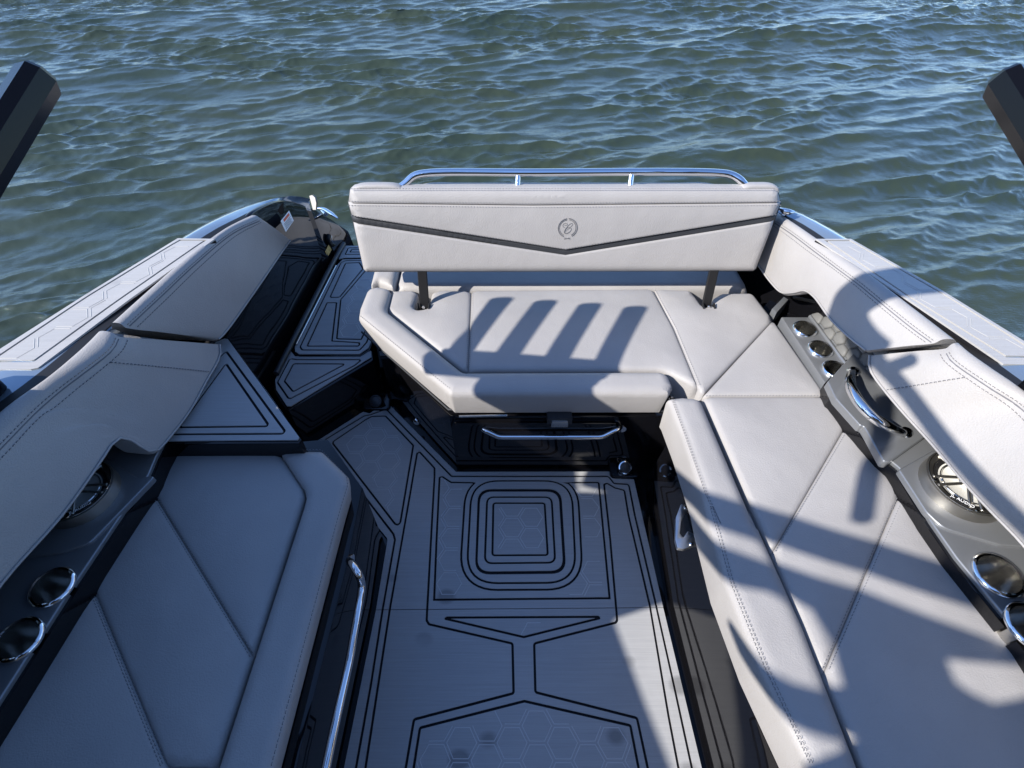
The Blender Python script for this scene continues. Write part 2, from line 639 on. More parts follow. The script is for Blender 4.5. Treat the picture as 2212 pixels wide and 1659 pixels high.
def offset_line(P, d, closed):
    P = np.asarray(P, float)
    n = len(P)
    out = []
    for i in range(n):
        if closed:
            a, b, c = P[i - 1], P[i], P[(i + 1) % n]
        else:
            a, b, c = P[max(0, i - 1)], P[i], P[min(n - 1, i + 1)]
        t1, t2 = b - a, c - b
        if np.linalg.norm(t1) < 1e-9:
            t1 = t2
        if np.linalg.norm(t2) < 1e-9:
            t2 = t1
        t1, t2 = t1 / np.linalg.norm(t1), t2 / np.linalg.norm(t2)
        n1, n2 = np.array([-t1[1], t1[0]]), np.array([-t2[1], t2[0]])
        m = n1 + n2
        m = m / (np.linalg.norm(m) + 1e-9)
        k = d / max(0.35, float(m @ n1))
        out.append(b + m * k)
    return np.array(out)

def grooved_mat(root, outline, grooves, z, mat='foam', depth=0.004, base='groove', hexes=(), hexmat='hexline', margin=0.0):
    """foam decking: raised pads between routed grooves, every pad a part; hexes: seed points of pads with an embossed honeycomb"""
    OL = np.asarray([(p[0], p[1]) for p in outline], float)
    verts, edges = [], []
    def add(loop, closed):
        k = len(verts)
        verts.extend([Vector(p) for p in loop])
        m = len(loop)
        for i in range(m - (0 if closed else 1)):
            edges.append((k + i, k + (i + 1) % m))
    add(OL, True)
    GA, GB, GW = [], [], []
    for g in grooves:
        pl, closed, w = g
        pl = np.asarray([(p[0], p[1]) for p in pl], float)
        dn = []
        for i in range(len(pl) - (0 if closed else 1)):
            p0, p1 = pl[i], pl[(i + 1) % len(pl)]
            kq = max(1, int(np.linalg.norm(p1 - p0) / 0.04))
            dn += [p0 + (p1 - p0) * q / kq for q in range(kq)]
        if not closed:
            dn.append(pl[-1])
        pl = np.array(dn)
        a, b = offset_line(pl, w / 2, closed), offset_line(pl, -w / 2, closed)
        if closed:
            add(a, True)
            add(b, True)
        else:
            add(np.vstack([a, b[::-1]]), True)
        nx = np.roll(pl, -1, axis=0)
        kk = len(pl) if closed else len(pl) - 1
        GA += list(pl[:kk])
        GB += list(nx[:kk])
        GW += [w / 2] * kk
    res_ = delaunay_2d_cdt(verts, edges, [], 0, 1e-6)
    v2 = np.array([tuple(p) for p in res_[0]])
    tri = np.array(res_[2])
    cen = v2[tri].mean(axis=1)
    tri = tri[inside(cen, OL)]
    cen = v2[tri].mean(axis=1)
    ing = np.zeros(len(tri), bool)
    for a, b, w in zip(GA, GB, GW):
        d = b - a
        L = float(d @ d) + 1e-15
        t = np.clip(((cen - a) @ d) / L, -0.02, 1.02)
        ing |= np.linalg.norm(cen - (a + t[:, None] * d), axis=1) < w * 1.001
    T = [tuple(t) for t in tri[~ing]]
    e2t = {}
    for i, t in enumerate(T):
        for k in range(3):
            e2t.setdefault(tuple(sorted((t[k], t[(k + 1) % 3]))), []).append(i)
    comp = [-1] * len(T)
    nc = 0
    for i in range(len(T)):
        if comp[i] >= 0:
            continue
        st = [i]
        comp[i] = nc
        while st:
            q = st.pop()
            t = T[q]
            for k in range(3):
                for u in e2t[tuple(sorted((t[k], t[(k + 1) % 3])))]:
                    if comp[u] < 0:
                        comp[u] = nc
                        st.append(u)
        nc += 1
    bp = prism('groove_base', outline, z - depth - 0.01, z - depth, base, root)
    pads = []
    for c in range(nc):
        tt = [T[i] for i in range(len(T)) if comp[i] == c]
        ar = sum(abs(np.cross(v2[t[1]] - v2[t[0]], v2[t[2]] - v2[t[0]])) / 2 for t in tt)
        if ar < 3e-4:
            continue
        ids = sorted(set(k for t in tt for k in t))
        rm = {k: i for i, k in enumerate(ids)}
        V = [(v2[k][0], v2[k][1], z) for k in ids]
        Fc = [tuple(rm[k] for k in t) for t in tt]
        ecount = {}
        for t in Fc:
            for k in range(3):
                e = (t[k], t[(k + 1) % 3])
                key = tuple(sorted(e))
                ecount[key] = None if key in ecount else e
        low = {}
        for e in ecount.values():
            if e is None:
                continue
            for q in e:
                if q not in low:
                    low[q] = len(V)
                    V.append((V[q][0], V[q][1], z - depth))
            Fc.append((e[1], e[0], low[e[0]], low[e[1]]))
        o = obj('pad', V, Fc, mat, root)
        pads.append((o, tt))
    # honeycomb
    for seed in hexes:
        s = np.array(seed[:2])
        for o, tt in pads:
            tv = v2[np.array(tt)]
            def isin(p):
                a, b, c = tv[:, 0], tv[:, 1], tv[:, 2]
                d1 = (b[:, 0] - a[:, 0]) * (p[1] - a[:, 1]) - (b[:, 1] - a[:, 1]) * (p[0] - a[:, 0])
                d2 = (c[:, 0] - b[:, 0]) * (p[1] - b[:, 1]) - (c[:, 1] - b[:, 1]) * (p[0] - b[:, 0])
                d3 = (a[:, 0] - c[:, 0]) * (p[1] - c[:, 1]) - (a[:, 1] - c[:, 1]) * (p[0] - c[:, 0])
                return bool(np.any(((d1 >= 0) & (d2 >= 0) & (d3 >= 0)) | ((d1 <= 0) & (d2 <= 0) & (d3 <= 0))))
            if not isin(s):
                continue
            side, lw = 0.043, 0.0030
            allv = tv.reshape(-1, 2)
            lo, hi = allv.min(0), allv.max(0)
            px, py = side * 1.62, side * 0.866 * 1.08
            i0, i1 = int((lo[0] - 0.1) / px), int((hi[0] + 0.1) / px) + 1
            j0, j1 = int((lo[1] - 0.1) / (2 * py)) - 1, int((hi[1] + 0.1) / (2 * py)) + 1
            for i in range(i0, i1):
                for j in range(j0, j1):
                    cx, cy = i * px, j * 2 * py + (py if i % 2 else 0)
                    if not (lo[0] - side < cx < hi[0] + side and lo[1] - side < cy < hi[1] + side):
                        continue
                    hv = [np.array([cx + side * math.cos(a), cy + side * math.sin(a)]) for a in (math.pi / 3 * k for k in range(6))]
                    ok = [isin(p) for p in hv]
                    V, Fc = [], []
                    good = [ok[k] and ok[(k + 1) % 6] for k in range(6)]
                    best = []
                    for k0 in range(6):
                        run = []
                        while len(run) < 6 and good[(k0 + len(run)) % 6]:
                            run.append((k0 + len(run)) % 6)
                        if len(run) > len(best):
                            best = run
                    for k in best:
                        a, b = hv[k], hv[(k + 1) % 6]
                        ctr = np.array([cx, cy])
                        ai, bi = a + (ctr - a) / side * lw, b + (ctr - b) / side * lw
                        q = len(V)
                        am, bm_ = (a + ai) / 2, (b + bi) / 2
                        V += [(*a, z + 0.0002), (*b, z + 0.0002), (*bm_, z + 0.0009), (*am, z + 0.0009), (*ai, z + 0.0002), (*bi, z + 0.0002)]
                        Fc += [(q, q + 1, q + 2, q + 3), (q + 3, q + 2, q + 5, q + 4)]
                    if len(Fc) >= 4:
                        obj('hexagon', V, Fc, hexmat, o)
    return pads

def strip_wall(name, pts, z0, z1, mat, parent, thick=0.012, out=(0, 0), smooth=30):
    """vertical sheet of real thickness along pts (x,y); out = side on which the thickness goes"""
    P = np.asarray([(p[0], p[1]) for p in pts], float)
    Q = offset_line(P, thick, False)
    V, Fc = [], []
    n = len(P)
    zz0 = z0 if isinstance(z0, (list, tuple)) else [z0] * n
    zz1 = z1 if isinstance(z1, (list, tuple)) else [z1] * n
    for i in range(n):
        V += [(*P[i], zz0[i]), (*P[i], zz1[i]), (*Q[i], zz1[i]), (*Q[i], zz0[i])]
    for i in range(n - 1):
        for k in range(4):
            k2 = (k + 1) % 4
            Fc.append((i * 4 + k, i * 4 + k2, i * 4 + 4 + k2, i * 4 + 4 + k))
    Fc += [(0, 1, 2, 3), tuple((n - 1) * 4 + k for k in range(4))]
    return obj(name, V, Fc, mat, parent, smooth)

def text_mesh(name, body, size, mat, parent, mtx, ext=0.0004):
    cu = bpy.data.curves.new(name, 'FONT')
    cu.body = body
    cu.size = size
    cu.extrude = ext
    cu.align_x = 'CENTER'
    cu.align_y = 'CENTER'
    to = bpy.data.objects.new(name + '_tmp', cu)
    COL.objects.link(to)
    dg = bpy.context.evaluated_depsgraph_get()
    me = bpy.data.meshes.new_from_object(to.evaluated_get(dg))
    bpy.data.objects.remove(to)
    bpy.data.curves.remove(cu)
    b = base_of(parent)
    me.transform(Matrix.Translation(-b) @ mtx)
    me.materials.clear()
    me.materials.append(M[mat])
    me.name = name
    o = bpy.data.objects.new(name, me)
    o.parent = parent
    COL.objects.link(o)
    return o

# ================================================================== WATER
def build_water():
    zw = -0.16
    def grow(x, s, far, sign):
        out = []
        while abs(x) < far:
            s *= 1.16
            x += sign * s
            out.append(x)
        return out
    xs = np.arange(-7.4, 7.4001, 0.0145)
    ys = [0.8]
    while ys[-1] < 10.0:
        ys.append(ys[-1] + 0.0075 + 0.0013 * ys[-1])
    X = np.array(grow(-7.4, 0.0145, 2500, -1)[::-1] + list(xs) + grow(7.4, 0.0145, 2500, 1))
    Y = np.array(grow(0.8, 0.02, 2500, -1)[::-1] + ys + grow(ys[-1], 0.02, 2500, 1))
    gx, gy = np.meshgrid(X, Y)
    gx = gx.astype(np.float32)
    gy = gy.astype(np.float32)
    r = np.random.default_rng(23)
    h = np.zeros_like(gx)
    dx = np.zeros_like(gx)
    dy = np.zeros_like(gx)
    # gusts: ripples come and go in patches
    gust = np.zeros_like(gx)
    for k in range(9):
        th, L = r.uniform(0, 6.28), r.uniform(1.4, 4.5)
        gust += np.sin((gx * math.cos(th) + 1.8 * gy * math.sin(th)) * 6.28 / L + r.uniform(0, 6.28))
    gust = np.clip(0.85 + 0.20 * gust, 0.42, 1.5)
    bend = 0.5 * np.sin(gx * 0.42 + 0.3 * gy + 1.0) + 0.35 * np.sin(gy * 0.7 - 0.5 * gx + 2.0)
    bands = [(0.06, 0.14, 28, 0.034, 0.40, 1.0), (0.11, 0.34, 58, 0.050, 0.32, 0.8), (0.34, 1.0, 22, 0.032, 0.26, 0.2), (1.0, 2.6, 10, 0.030, 0.22, 0.0)]
    for lo, hi, cnt, slope, spread, gw in bands:
        for q in range(cnt):
            L = math.exp(r.uniform(math.log(lo), math.log(hi)))
            th = math.radians(107) + r.normal(0, spread)
            k = 2 * math.pi / L
            A = slope / k * r.uniform(0.6, 1.3)
            ph = k * (gx * math.cos(th) + gy * math.sin(th)) + np.float32(r.uniform(0, 6.28)) + bend * np.float32(min(2.2, 0.35 / L))
            g = A * (1 - gw + gw * gust)
            c = np.cos(ph)
            h += g * np.sin(ph)
            dx += g * c * np.float32(math.cos(th))
            dy += g * c * np.float32(math.sin(th))
    dx *= -0.85
    dy *= -0.85
    fade = np.clip(1 - (np.maximum(np.maximum(np.abs(gx) - 7.4, gy - 10.0), 0.8 - gy)) / 3.0, 0, 1)
    V = np.stack([(gx - dx * fade).ravel(), (gy - dy * fade).ravel(), (zw + h * fade).ravel()], 1)
    nx, ny = len(X), len(Y)
    idx = np.arange(nx * ny).reshape(ny, nx)
    q = np.stack([idx[:-1, :-1].ravel(), idx[:-1, 1:].ravel(), idx[1:, 1:].ravel(), idx[1:, :-1].ravel()], 1)
    me = bpy.data.meshes.new('water')
    me.vertices.add(len(V))
    me.vertices.foreach_set('co', V.ravel())
    me.loops.add(q.size)
    me.loops.foreach_set('vertex_index', q.ravel().astype(np.int32))
    me.polygons.add(len(q))
    me.polygons.foreach_set('loop_start', np.arange(0, q.size, 4, dtype=np.int32))
    me.update(calc_edges=True)
    me.validate()
    me.materials.append(M['water'])
    me.shade_smooth()
    o = bpy.data.objects.new('water', me)
    COL.objects.link(o)
    o['kind'] = 'structure'
build_water()

# ================================================================== THE BOAT'S SHELL
boat = thing('motor_boat', 'black motor boat shell with glossy gunwales around the open cockpit', 'boat', (0, 0.8, -0.05))

out_l = [(-0.8990, 2.1918, 0.5650), (-0.9308, 2.1074, 0.6250), (-0.9964, 1.9432, 0.6900), (-1.0431, 1.7345, 0.7550), (-1.0850, 1.5017, 0.8000), (-1.1870, 1.1785, 0.8150), (-1.2690, 0.9325, 0.8250), (-1.38, 0.45, 0.83), (-1.40, -0.4, 0.84), (-1.36, -1.6, 0.86)]
in_l = [(-0.9350, 2.2225, 0.5043), (-0.9400, 2.1712, 0.5384), (-0.9500, 2.0381, 0.6284), (-0.9580, 1.9255, 0.6769), (-0.9603, 1.7742, 0.7220), (-0.9589, 1.7271, 0.7380), (-0.9926, 1.5796, 0.7720), (-1.0208, 1.3886, 0.7980), (-1.0494, 1.2088, 0.8080), (-1.0748, 1.0567, 0.8150), (-1.1183, 0.8603, 0.8250), (-1.1552, 0.7514, 0.8300), (-1.215, 0.45, 0.83), (-1.22, -0.4, 0.84), (-1.18, -1.6, 0.86)]
out_r = [(0.90, 2.12, 0.60), (0.95, 1.98, 0.67), (1.0124, 1.8134, 0.7400), (1.0556, 1.7064, 0.7650), (1.0999, 1.4971, 0.8000), (1.2090, 1.1962, 0.8150), (1.2872, 0.9607, 0.8250), (1.39, 0.45, 0.83), (1.41, -0.4, 0.84), (1.37, -1.6, 0.86)]
in_r = [(0.87, 2.10, 0.60), (0.92, 1.93, 0.68), (0.9806, 1.7323, 0.7350), (0.9949, 1.5988, 0.7680), (1.0162, 1.4913, 0.7820), (1.0453, 1.3935, 0.7900), (1.0796, 1.2920, 0.8000), (1.1220, 1.1262, 0.8100), (1.1695, 1.0024, 0.8020), (1.1727, 0.8732, 0.8250), (1.1914, 0.8081, 0.8300), (1.22, 0.45, 0.83), (1.23, -0.4, 0.84), (1.18, -1.6, 0.86)]

def gunwale(out, inn, side):
    o, i = np.array(crom(out, 60)) - np.array([0, 0, 0.016]), np.array(crom(inn, 60)) - np.array([0, 0, 0.016])
    mid = (o + i) / 2 + np.array([0, 0, 0.004])
    od = o + np.array([side * 0.012, 0, -0.015])
    od2 = o + np.array([side * 0.012, 0, -0.06])
    idn = i + np.array([-side * 0.004, 0, -0.006])
    idn2 = i + np.array([-side * 0.004, 0, -0.05])
    loft('gunwale', [od2, od, o, mid, i, idn, idn2], 'gunwale', boat, 60, 2, caps=True, smooth=50)
    it_ = np.array([0, 0, 0.0035])
    iw = (o - i) / np.linalg.norm(o - i, axis=1)[:, None]
    loft('gunwale_trim', [i + iw * 0.001 + it_ * 0.2, i + iw * 0.002 + it_, i + iw * np.minimum(0.034, np.linalg.norm(o - i, axis=1) * 0.3)[:, None] + it_ * 1.6, i + iw * np.minimum(0.035, np.linalg.norm(o - i, axis=1) * 0.31)[:, None] + it_ * 0.2], 'rubber', boat, 60, 1, caps=False, smooth=40, straight=range(4))
    hull = [od2, od2 + np.array([-side * 0.03, 0, -0.35]), od2 + np.array([-side * 0.16, 0, -0.75])]
    loft('hull_side', hull, 'black', boat, 60, 4, caps=False, smooth=60)
gunwale(out_l, in_l, -1)
gunwale(out_r, in_r, 1)

# inner liner walls, set out near the hull skin
il = np.array(crom(out_l, 40))[14:]
strip_wall('cockpit_liner', [(p[0] + 0.055, p[1]) for p in il], 0.0, [p[2] - 0.03 for p in il], 'black', boat, 0.012)
ir = np.array(crom(out_r, 40))[6:]
strip_wall('cockpit_liner', [(p[0] - 0.006, p[1]) for p in ir], 0.0, [p[2] - 0.04 for p in ir], 'black', boat, -0.004)
# sole under everything
prism('cockpit_sole', [(-1.30, -1.6), (1.30, -1.6), (1.33, 0.4), (1.25, 1.0), (0.95, 1.7), (0.90, 2.2), (-0.86, 2.2), (-0.95, 1.7), (-1.25, 1.0), (-1.33, 0.4)], -0.30, -0.016, 'black', boat)

# tall glossy wall beside the walkthrough
wall_top = [(-1.03, 1.20, 0.50), (-1.01, 1.42, 0.58), (-0.985, 1.62, 0.66), (-0.9580, 1.7657, 0.7206), (-0.9520, 1.8238, 0.7077), (-0.9450, 1.8939, 0.6865), (-0.9400, 1.9483, 0.6669), (-0.9350, 2.0011, 0.6418), (-0.9300, 2.0736, 0.5973), (-0.9250, 2.1394, 0.5486), (-0.9100, 2.2462, 0.4590), (-0.9000, 2.3818, 0.3290), (-0.8800, 2.5095, 0.1867)]
wall_bot = [(-0.975, 1.20, 0.0), (-0.955, 1.41, 0.0), (-0.945, 1.59, 0.0), (-0.925, 1.88, 0.0), (-0.905, 2.10, 0.0), (-0.895, 2.2, 0.0), (-0.875, 2.38, 0.0), (-0.86, 2.52, 0.0)]
wt_, wb_ = resample(wall_top, 60), crom(wall_bot, 60)
tk = np.array([-0.022, 0, 0])
loft('walkthrough_wall', [wb_, wb_ * 0.5 + wt_ * 0.5, wt_, wt_ + tk * 0.4 + np.array([0, 0, 0.006]), wt_ + tk, wb_ + tk], 'black', boat, 60, 3, smooth=45, straight=range(6))

# stern platform
plat = thing('swim_platform', 'dark swim platform behind the stern seat with pale foam decking', 'swim platform', (0, 2.6, -0.1))
prism('platform_deck', fillet([(-0.84, 2.2), (0.95, 2.2), (0.95, 2.95), (0.75, 3.05), (-0.62, 3.05), (-0.80, 2.95)], [0, 0, .1, .1, .1, .1]), -0.10, 0.085, 'black', plat, 0.02)
pp = [(-0.80, 2.24), (0.9, 2.24), (0.9, 2.92), (0.72, 3.0), (-0.6, 3.0), (-0.76, 2.9)]
def inset(pl, d):
    p = np.asarray([(a[0], a[1]) for a in pl], float)
    ar = np.sum(p[:, 0] * np.roll(p[:, 1], -1) - np.roll(p[:, 0], -1) * p[:, 1])
    return offset_line(p, d if ar > 0 else -d, True)
grooved_mat(plat, pp, [(inset(pp, 0.035), True, 0.006), (inset(pp, 0.07), True, 0.006)], 0.10, 'foam_light')

# ================================================================== GUNWALE PADS
def gunwale_pad(label, loop, groove, hexseed):
    root = thing('gunwale_pad', label, 'deck pad', (loop[0][0], loop[0][1], 0.784), 'foam pads on the gunwales')
    # build flat then tilt onto the gunwale slope
    grooved_mat(root, loop, [(groove, True, 0.007)], 0.784, 'foam_light', 0.005, hexes=hexseed, hexmat='hexline_light')
    return root
gl = [(-1.0827, 1.4986, 0.8020), (-0.9610, 1.4940, 0.8020), (-1.0712, 1.1632, 0.8020), (-1.1597, 0.8960, 0.8020), (-1.1748, 0.8907, 0.8020), (-1.2803, 0.8885, 0.8020), (-1.3098, 0.9332, 0.8020), (-1.2035, 1.1948, 0.8020)]
gg = [(-1.0703, 1.4849, 0.8020), (-0.9881, 1.4849, 0.8020), (-1.0968, 1.1701, 0.8020), (-1.1840, 0.9210, 0.8020), (-1.1918, 0.9188, 0.8020), (-1.2845, 0.9188, 0.8020), (-1.2884, 0.9249, 0.8020), (-1.1933, 1.1842, 0.8020)]
def tilt_pad(root, ref):
    """raise the pad's children so that they lie on the sloping gunwale (z grows forward)"""
    for o in [root] + list(root.children_recursive):
        if o.type != 'MESH':
            continue
        b = np.array(base_of(o))
        for v in o.data.vertices:
            y = v.co.y + b[1]
            v.co.z += np.interp(y, ref[0], ref[1])
gpl = gunwale_pad('pale grey foam pad along the left gunwale, nearest the warning sticker', gl, gg, [(-1.1981, 1.1358, 0.8020)])
gr = [(0.9830, 1.4940, 0.8020), (1.0966, 1.4940, 0.8020), (1.2258, 1.2128, 0.8020), (1.3281, 0.9683, 0.8020), (1.2877, 0.9068, 0.8020), (1.2114, 0.9090, 0.8020), (1.1095, 1.1618, 0.8020)]
ggr = [(1.0107, 1.4830, 0.8020), (1.0868, 1.4830, 0.8020), (1.2154, 1.2020, 0.8020), (1.3147, 0.9603, 0.8020), (1.2978, 0.9343, 0.8020), (1.2348, 0.9354, 0.8020), (1.1199, 1.1736, 0.8020)]
gpr = gunwale_pad('pale grey foam pad along the right gunwale, crossed by a curved shadow', gr, ggr, [(1.1671, 1.1701, 0.8020)])
for g_ in (gpl, gpr):
    tilt_pad(g_, ([0.8, 1.15, 1.45, 1.6], [0.0325, 0.0255, 0.012, 0.0]))

# ================================================================== FLOOR DECKING
floor = thing('floor_decking', 'grey foam floor decking with black grooves and honeycomb panels', 'floor mat', (0, 0.5, -0.01))
outline = [(-0.7975, 1.2583, 0.0000), (-0.6320, 1.4172, 0.0000), (-0.6034, 1.4078, -0.0000), (-0.5808, 1.4320, 0.0000), (-0.5311, 1.4601, 0.0000), (-0.2174, 1.1181, 0.0000), (0.3954, 1.1195, 0.0000), (0.4036, 1.0981, 0.0000), (0.4184, 1.0862, -0.0000), (0.4666, 1.0840, 0.0000), (0.4876, 0.6036, 0.0000), (0.5109, 0.1849, -0.0000), (0.455, -0.30, 0), (-0.43, -0.30, 0), (-0.4522, 0.1849, -0.0000), (-0.4451, 0.3814, 0.0000), (-0.4373, 0.5984, 0.0000), (-0.4375, 0.8351, 0.0000), (-0.4407, 0.8450, 0.0000), (-0.5828, 0.9989, 0.0000)]
G = 0.0074
def ring(pts, r):
    return fillet([p[:2] for p in pts], r)
gr_list = []
# outer border groove
ob = [(-0.4203, 0.1849, -0.0000), (-0.4156, 0.3855, 0.0000), (-0.4163, 0.6034, 0.0000), (-0.4119, 0.8391, 0.0000), (-0.4206, 0.8600, 0.0000), (-0.7614, 1.2544, 0.0000), (-0.7635, 1.2686, -0.0000), (-0.6245, 1.3949, 0.0000), (-0.5990, 1.4018, 0.0000), (-0.5369, 1.4320, 0.0000), (-0.2324, 1.0981, 0.0000), (0.3714, 1.0981, 0.0000), (0.3886, 1.0666, 0.0000), (0.4441, 1.0632, 0.0000), (0.4469, 0.9342, 0.0000), (0.4663, 0.6083, 0.0000), (0.4768, 0.3855, 0.0000), (0.4847, 0.1849, -0.0000)]
ob = [(ob[0][0] - 0.004, -0.33, 0)] + ob + [(ob[-1][0] - 0.02, -0.33, 0)]
gr_list.append((fillet([p[:2] for p in ob], 0.012, closed=False), False, G))
# left honeycomb pad
gr_list.append((ring([(-0.7290, 1.2583, 0.0000), (-0.6169, 1.3721, 0.0000), (-0.5938, 1.3915, 0.0000), (-0.5343, 1.3949, 0.0000), (-0.3977, 1.2427, 0.0000), (-0.4024, 0.9058, 0.0000), (-0.4099, 0.8947, 0.0000), (-0.4209, 0.8996, 0.0000)], 0.012), True, G))
# left long panel
lp = [(-0.3947, 0.1849, -0.0000), (-0.3933, 0.6034, 0.0000), (-0.3833, 0.9727, 0.0000), (-0.3778, 1.2044, 0.0000), (-0.3693, 1.2120, 0.0000), (-0.3018, 1.1354, 0.0000), (-0.2981, 1.0981, 0.0000), (-0.2863, 0.8630, 0.0000), (-0.2711, 0.5666, 0.0000), (-0.2623, 0.5546, 0.0000), (0.0015, 0.4978, 0.0000), (0.0047, 0.3625, 0.0000), (-0.2779, 0.2969, 0.0000), (-0.2861, 0.1849, -0.0000)]
lp = [(lp[0][0] - 0.004, -0.33, 0)] + lp + [(lp[-1][0] - 0.01, -0.33, 0)]
gr_list.append((fillet([p[:2] for p in lp], 0.008, closed=False), False, G))
# right long panel
rp = [(0.4485, 0.1849, -0.0000), (0.4456, 0.3054, 0.0000), (0.4459, 0.6083, 0.0000), (0.4239, 0.9342, 0.0000), (0.4235, 1.0371, 0.0000), (0.3892, 1.0480, 0.0000), (0.3617, 1.0680, -0.0000), (0.3502, 1.0632, 0.0000), (0.3460, 0.8450, 0.0000), (0.3341, 0.5666, 0.0000), (0.3281, 0.5594, 0.0000), (0.0685, 0.4978, 0.0000), (0.0684, 0.3650, 0.0000), (0.3548, 0.3004, 0.0000), (0.3655, 0.1849, -0.0000)]
rp = [(rp[0][0] + 0.0, -0.33, 0)] + rp + [(rp[-1][0] + 0.0, -0.33, 0)]
gr_list.append((fillet([p[:2] for p in rp], 0.008, closed=False), False, G))
# wedge
gr_list.append((ring([(-0.2123, 0.5715, 0.0000), (-0.2075, 0.5749, 0.0000), (0.2755, 0.5773, 0.0000), (0.2785, 0.5730, 0.0000), (0.0365, 0.5166, -0.0000)], 0.004), True, G))
# lower honeycomb panel
lh = [(-0.2648, 0.1849, -0.0000), (-0.2585, 0.2767, 0.0000), (0.0358, 0.3423, 0.0000), (0.3332, 0.2824, 0.0000), (0.3408, 0.1849, -0.0000)]
lh = [(lh[0][0] - 0.012, -0.33, 0)] + lh + [(lh[-1][0] + 0.006, -0.33, 0)]
gr_list.append((fillet([p[:2] for p in lh], 0.006, closed=False), False, G))
# joint between two sheets
gr_list.append(([p[:2] for p in [(-0.4395, 0.5989, 0.0000), (0.4898, 0.6059, 0.0000)]], False, 0.0022))
def rrect(tl, tr, br, bl, r, seg=7):
    return fillet([tl[:2], tr[:2], br[:2], bl[:2]], r, seg)
# ring round the hatch and the hatch opening
ring_h = rrect(*[(-0.1535, 1.0784, 0.0000), (0.2275, 1.0784, 0.0000), (0.2138, 0.6868, 0.0000), (-0.1524, 0.6847, 0.0000)], 0.105, 10)
gr_list.append((ring_h, True, G))
# honeycomb frame round that ring, open at the top
arc = inset(ring_h, -0.0225)
ylim = max(p[1] for p in arc) - 0.030
k0 = int(np.argmax([p[1] - 10 * (p[0] > 0.02) for p in arc]))
arc = [tuple(arc[(k0 - q) % len(arc)]) for q in range(len(arc))]
arc = [p for p in arc if p[1] < ylim]
if arc[0][0] > arc[-1][0]:
    arc = arc[::-1]
hl_, hr_ = [p[:2] for p in [(-0.2534, 0.6308, 0.0000), (-0.2649, 0.8273, 0.0000), (-0.2783, 1.0946, 0.0000), (-0.2676, 1.0967, -0.0000), (-0.2322, 1.0715, 0.0000), (-0.1507, 1.0701, 0.0000)]], [p[:2] for p in [(0.2003, 1.0701, 0.0000), (0.3307, 1.0715, 0.0000), (0.3185, 0.6359, 0.0000)]]
gr_list.append((fillet(hl_, 0.005, closed=False) + arc + fillet(hr_, 0.005, closed=False), True, G))
hatch_o = rrect(*[(-0.1265, 1.0412, 0.0000), (0.1840, 1.0412, 0.0000), (0.1812, 0.7189, 0.0000), (-0.1234, 0.7157, 0.0000)], 0.05)
hatch_i = rrect(*[(-0.1189, 1.0303, 0.0000), (0.1750, 1.0303, 0.0000), (0.1733, 0.7276, 0.0000), (-0.1174, 0.7244, 0.0000)], 0.045)
hcen = np.mean(np.array(hatch_o), axis=0)
gr_list.append((inset(hatch_o, 0.005), True, 0.014))
pads = grooved_mat(floor, outline, gr_list, 0.0, hexes=[(-0.5284, 1.2006, 0.0000), (-0.2302, 0.8630, 0.0000), (0.02, 0.15, 0), (0.0369, 0.5404, 0.0000)])
# the pads inside the hatch opening belong to the hatch
hatch = thing('floor_hatch', 'square floor hatch with rounded corners and nested black grooves', 'hatch', (hcen[0], hcen[1], -0.01))
for o, tt in pads:
    c = np.array([v.co[:2] for v in o.data.vertices]).mean(0) + np.array(base_of(o)[:2])
    mx = np.abs(np.array([v.co[:2] for v in o.data.vertices]) + np.array(base_of(o)[:2]) - hcen).max()
    if mx < 0.165 and np.linalg.norm(c - hcen) < 0.05:
        for q in list(o.children):
            bpy.data.objects.remove(q)
        bpy.data.objects.remove(o)
grooved_mat(hatch, hatch_i, [(rrect(*[(-0.0926, 1.0075, 0.0000), (0.1477, 1.0075, 0.0000), (0.1475, 0.7552, 0.0000), (-0.0927, 0.7530, 0.0000)], 0.026), True, G), (rrect(*[(-0.0690, 0.9824, 0.0000), (0.1207, 0.9824, 0.0000), (0.1234, 0.7822, 0.0000), (-0.0675, 0.7811, 0.0000)], 0.010), True, G)], 0.001, hexes=[(hcen[0], hcen[1])])

# ---- walls that rise from the floor's edge
base_l = [(-0.4416, 0.8400, 0.0000), (-0.4373, 0.5984, 0.0000), (-0.4522, 0.1849, -0.0000), (-0.44, -0.9, 0)]
prism('bench_base', [(p[0] - 0.012, p[1]) for p in base_l] + [(-1.05, -0.9), (-1.05, 0.95), (-0.95, 0.98), (-0.60, 1.02)], -0.02, 0.35, 'black', boat, 0.006)
base_r = [(0.4948, 1.0751, 0.0000), (0.4936, 0.6036, 0.0000), (0.5159, 0.1849, -0.0000), (0.475, -0.9, 0)]
rest = [(1.08, -0.9), (1.05, 0.6), (1.0, 1.14), (0.57, 1.14)]
lo_b = [(p[0] + 0.010, p[1], -0.02) for p in base_r] + [(x, y, -0.02) for x, y in rest]
hi_b = [(p[0] + 0.052, p[1], 0.318) for p in base_r] + [(x, y, 0.318) for x, y in rest]
nb_r = len(lo_b)
obj('bench_base', lo_b + hi_b, [tuple(range(nb_r)), tuple(range(nb_r, 2 * nb_r))] + [(i, (i + 1) % nb_r, nb_r + (i + 1) % nb_r, nb_r + i) for i in range(nb_r)], 'black', boat, 30)
tb = [(-0.2147, 1.1238, 0.0000), (0.3990, 1.1238, 0.0000)]
ang = [(-0.5247, 1.4628, -0.0000)]
prism('stern_seat_base', [(ang[0][0] + 0.008, ang[0][1] + 0.008), (tb[0][0], tb[0][1] + 0.012), (tb[1][0] + 0.05, tb[1][1] + 0.012), (1.0, 1.15), (0.9, 1.70), (-0.54, 1.72), (-0.56, 1.60)], -0.02, 0.325, 'black', boat, 0.006)
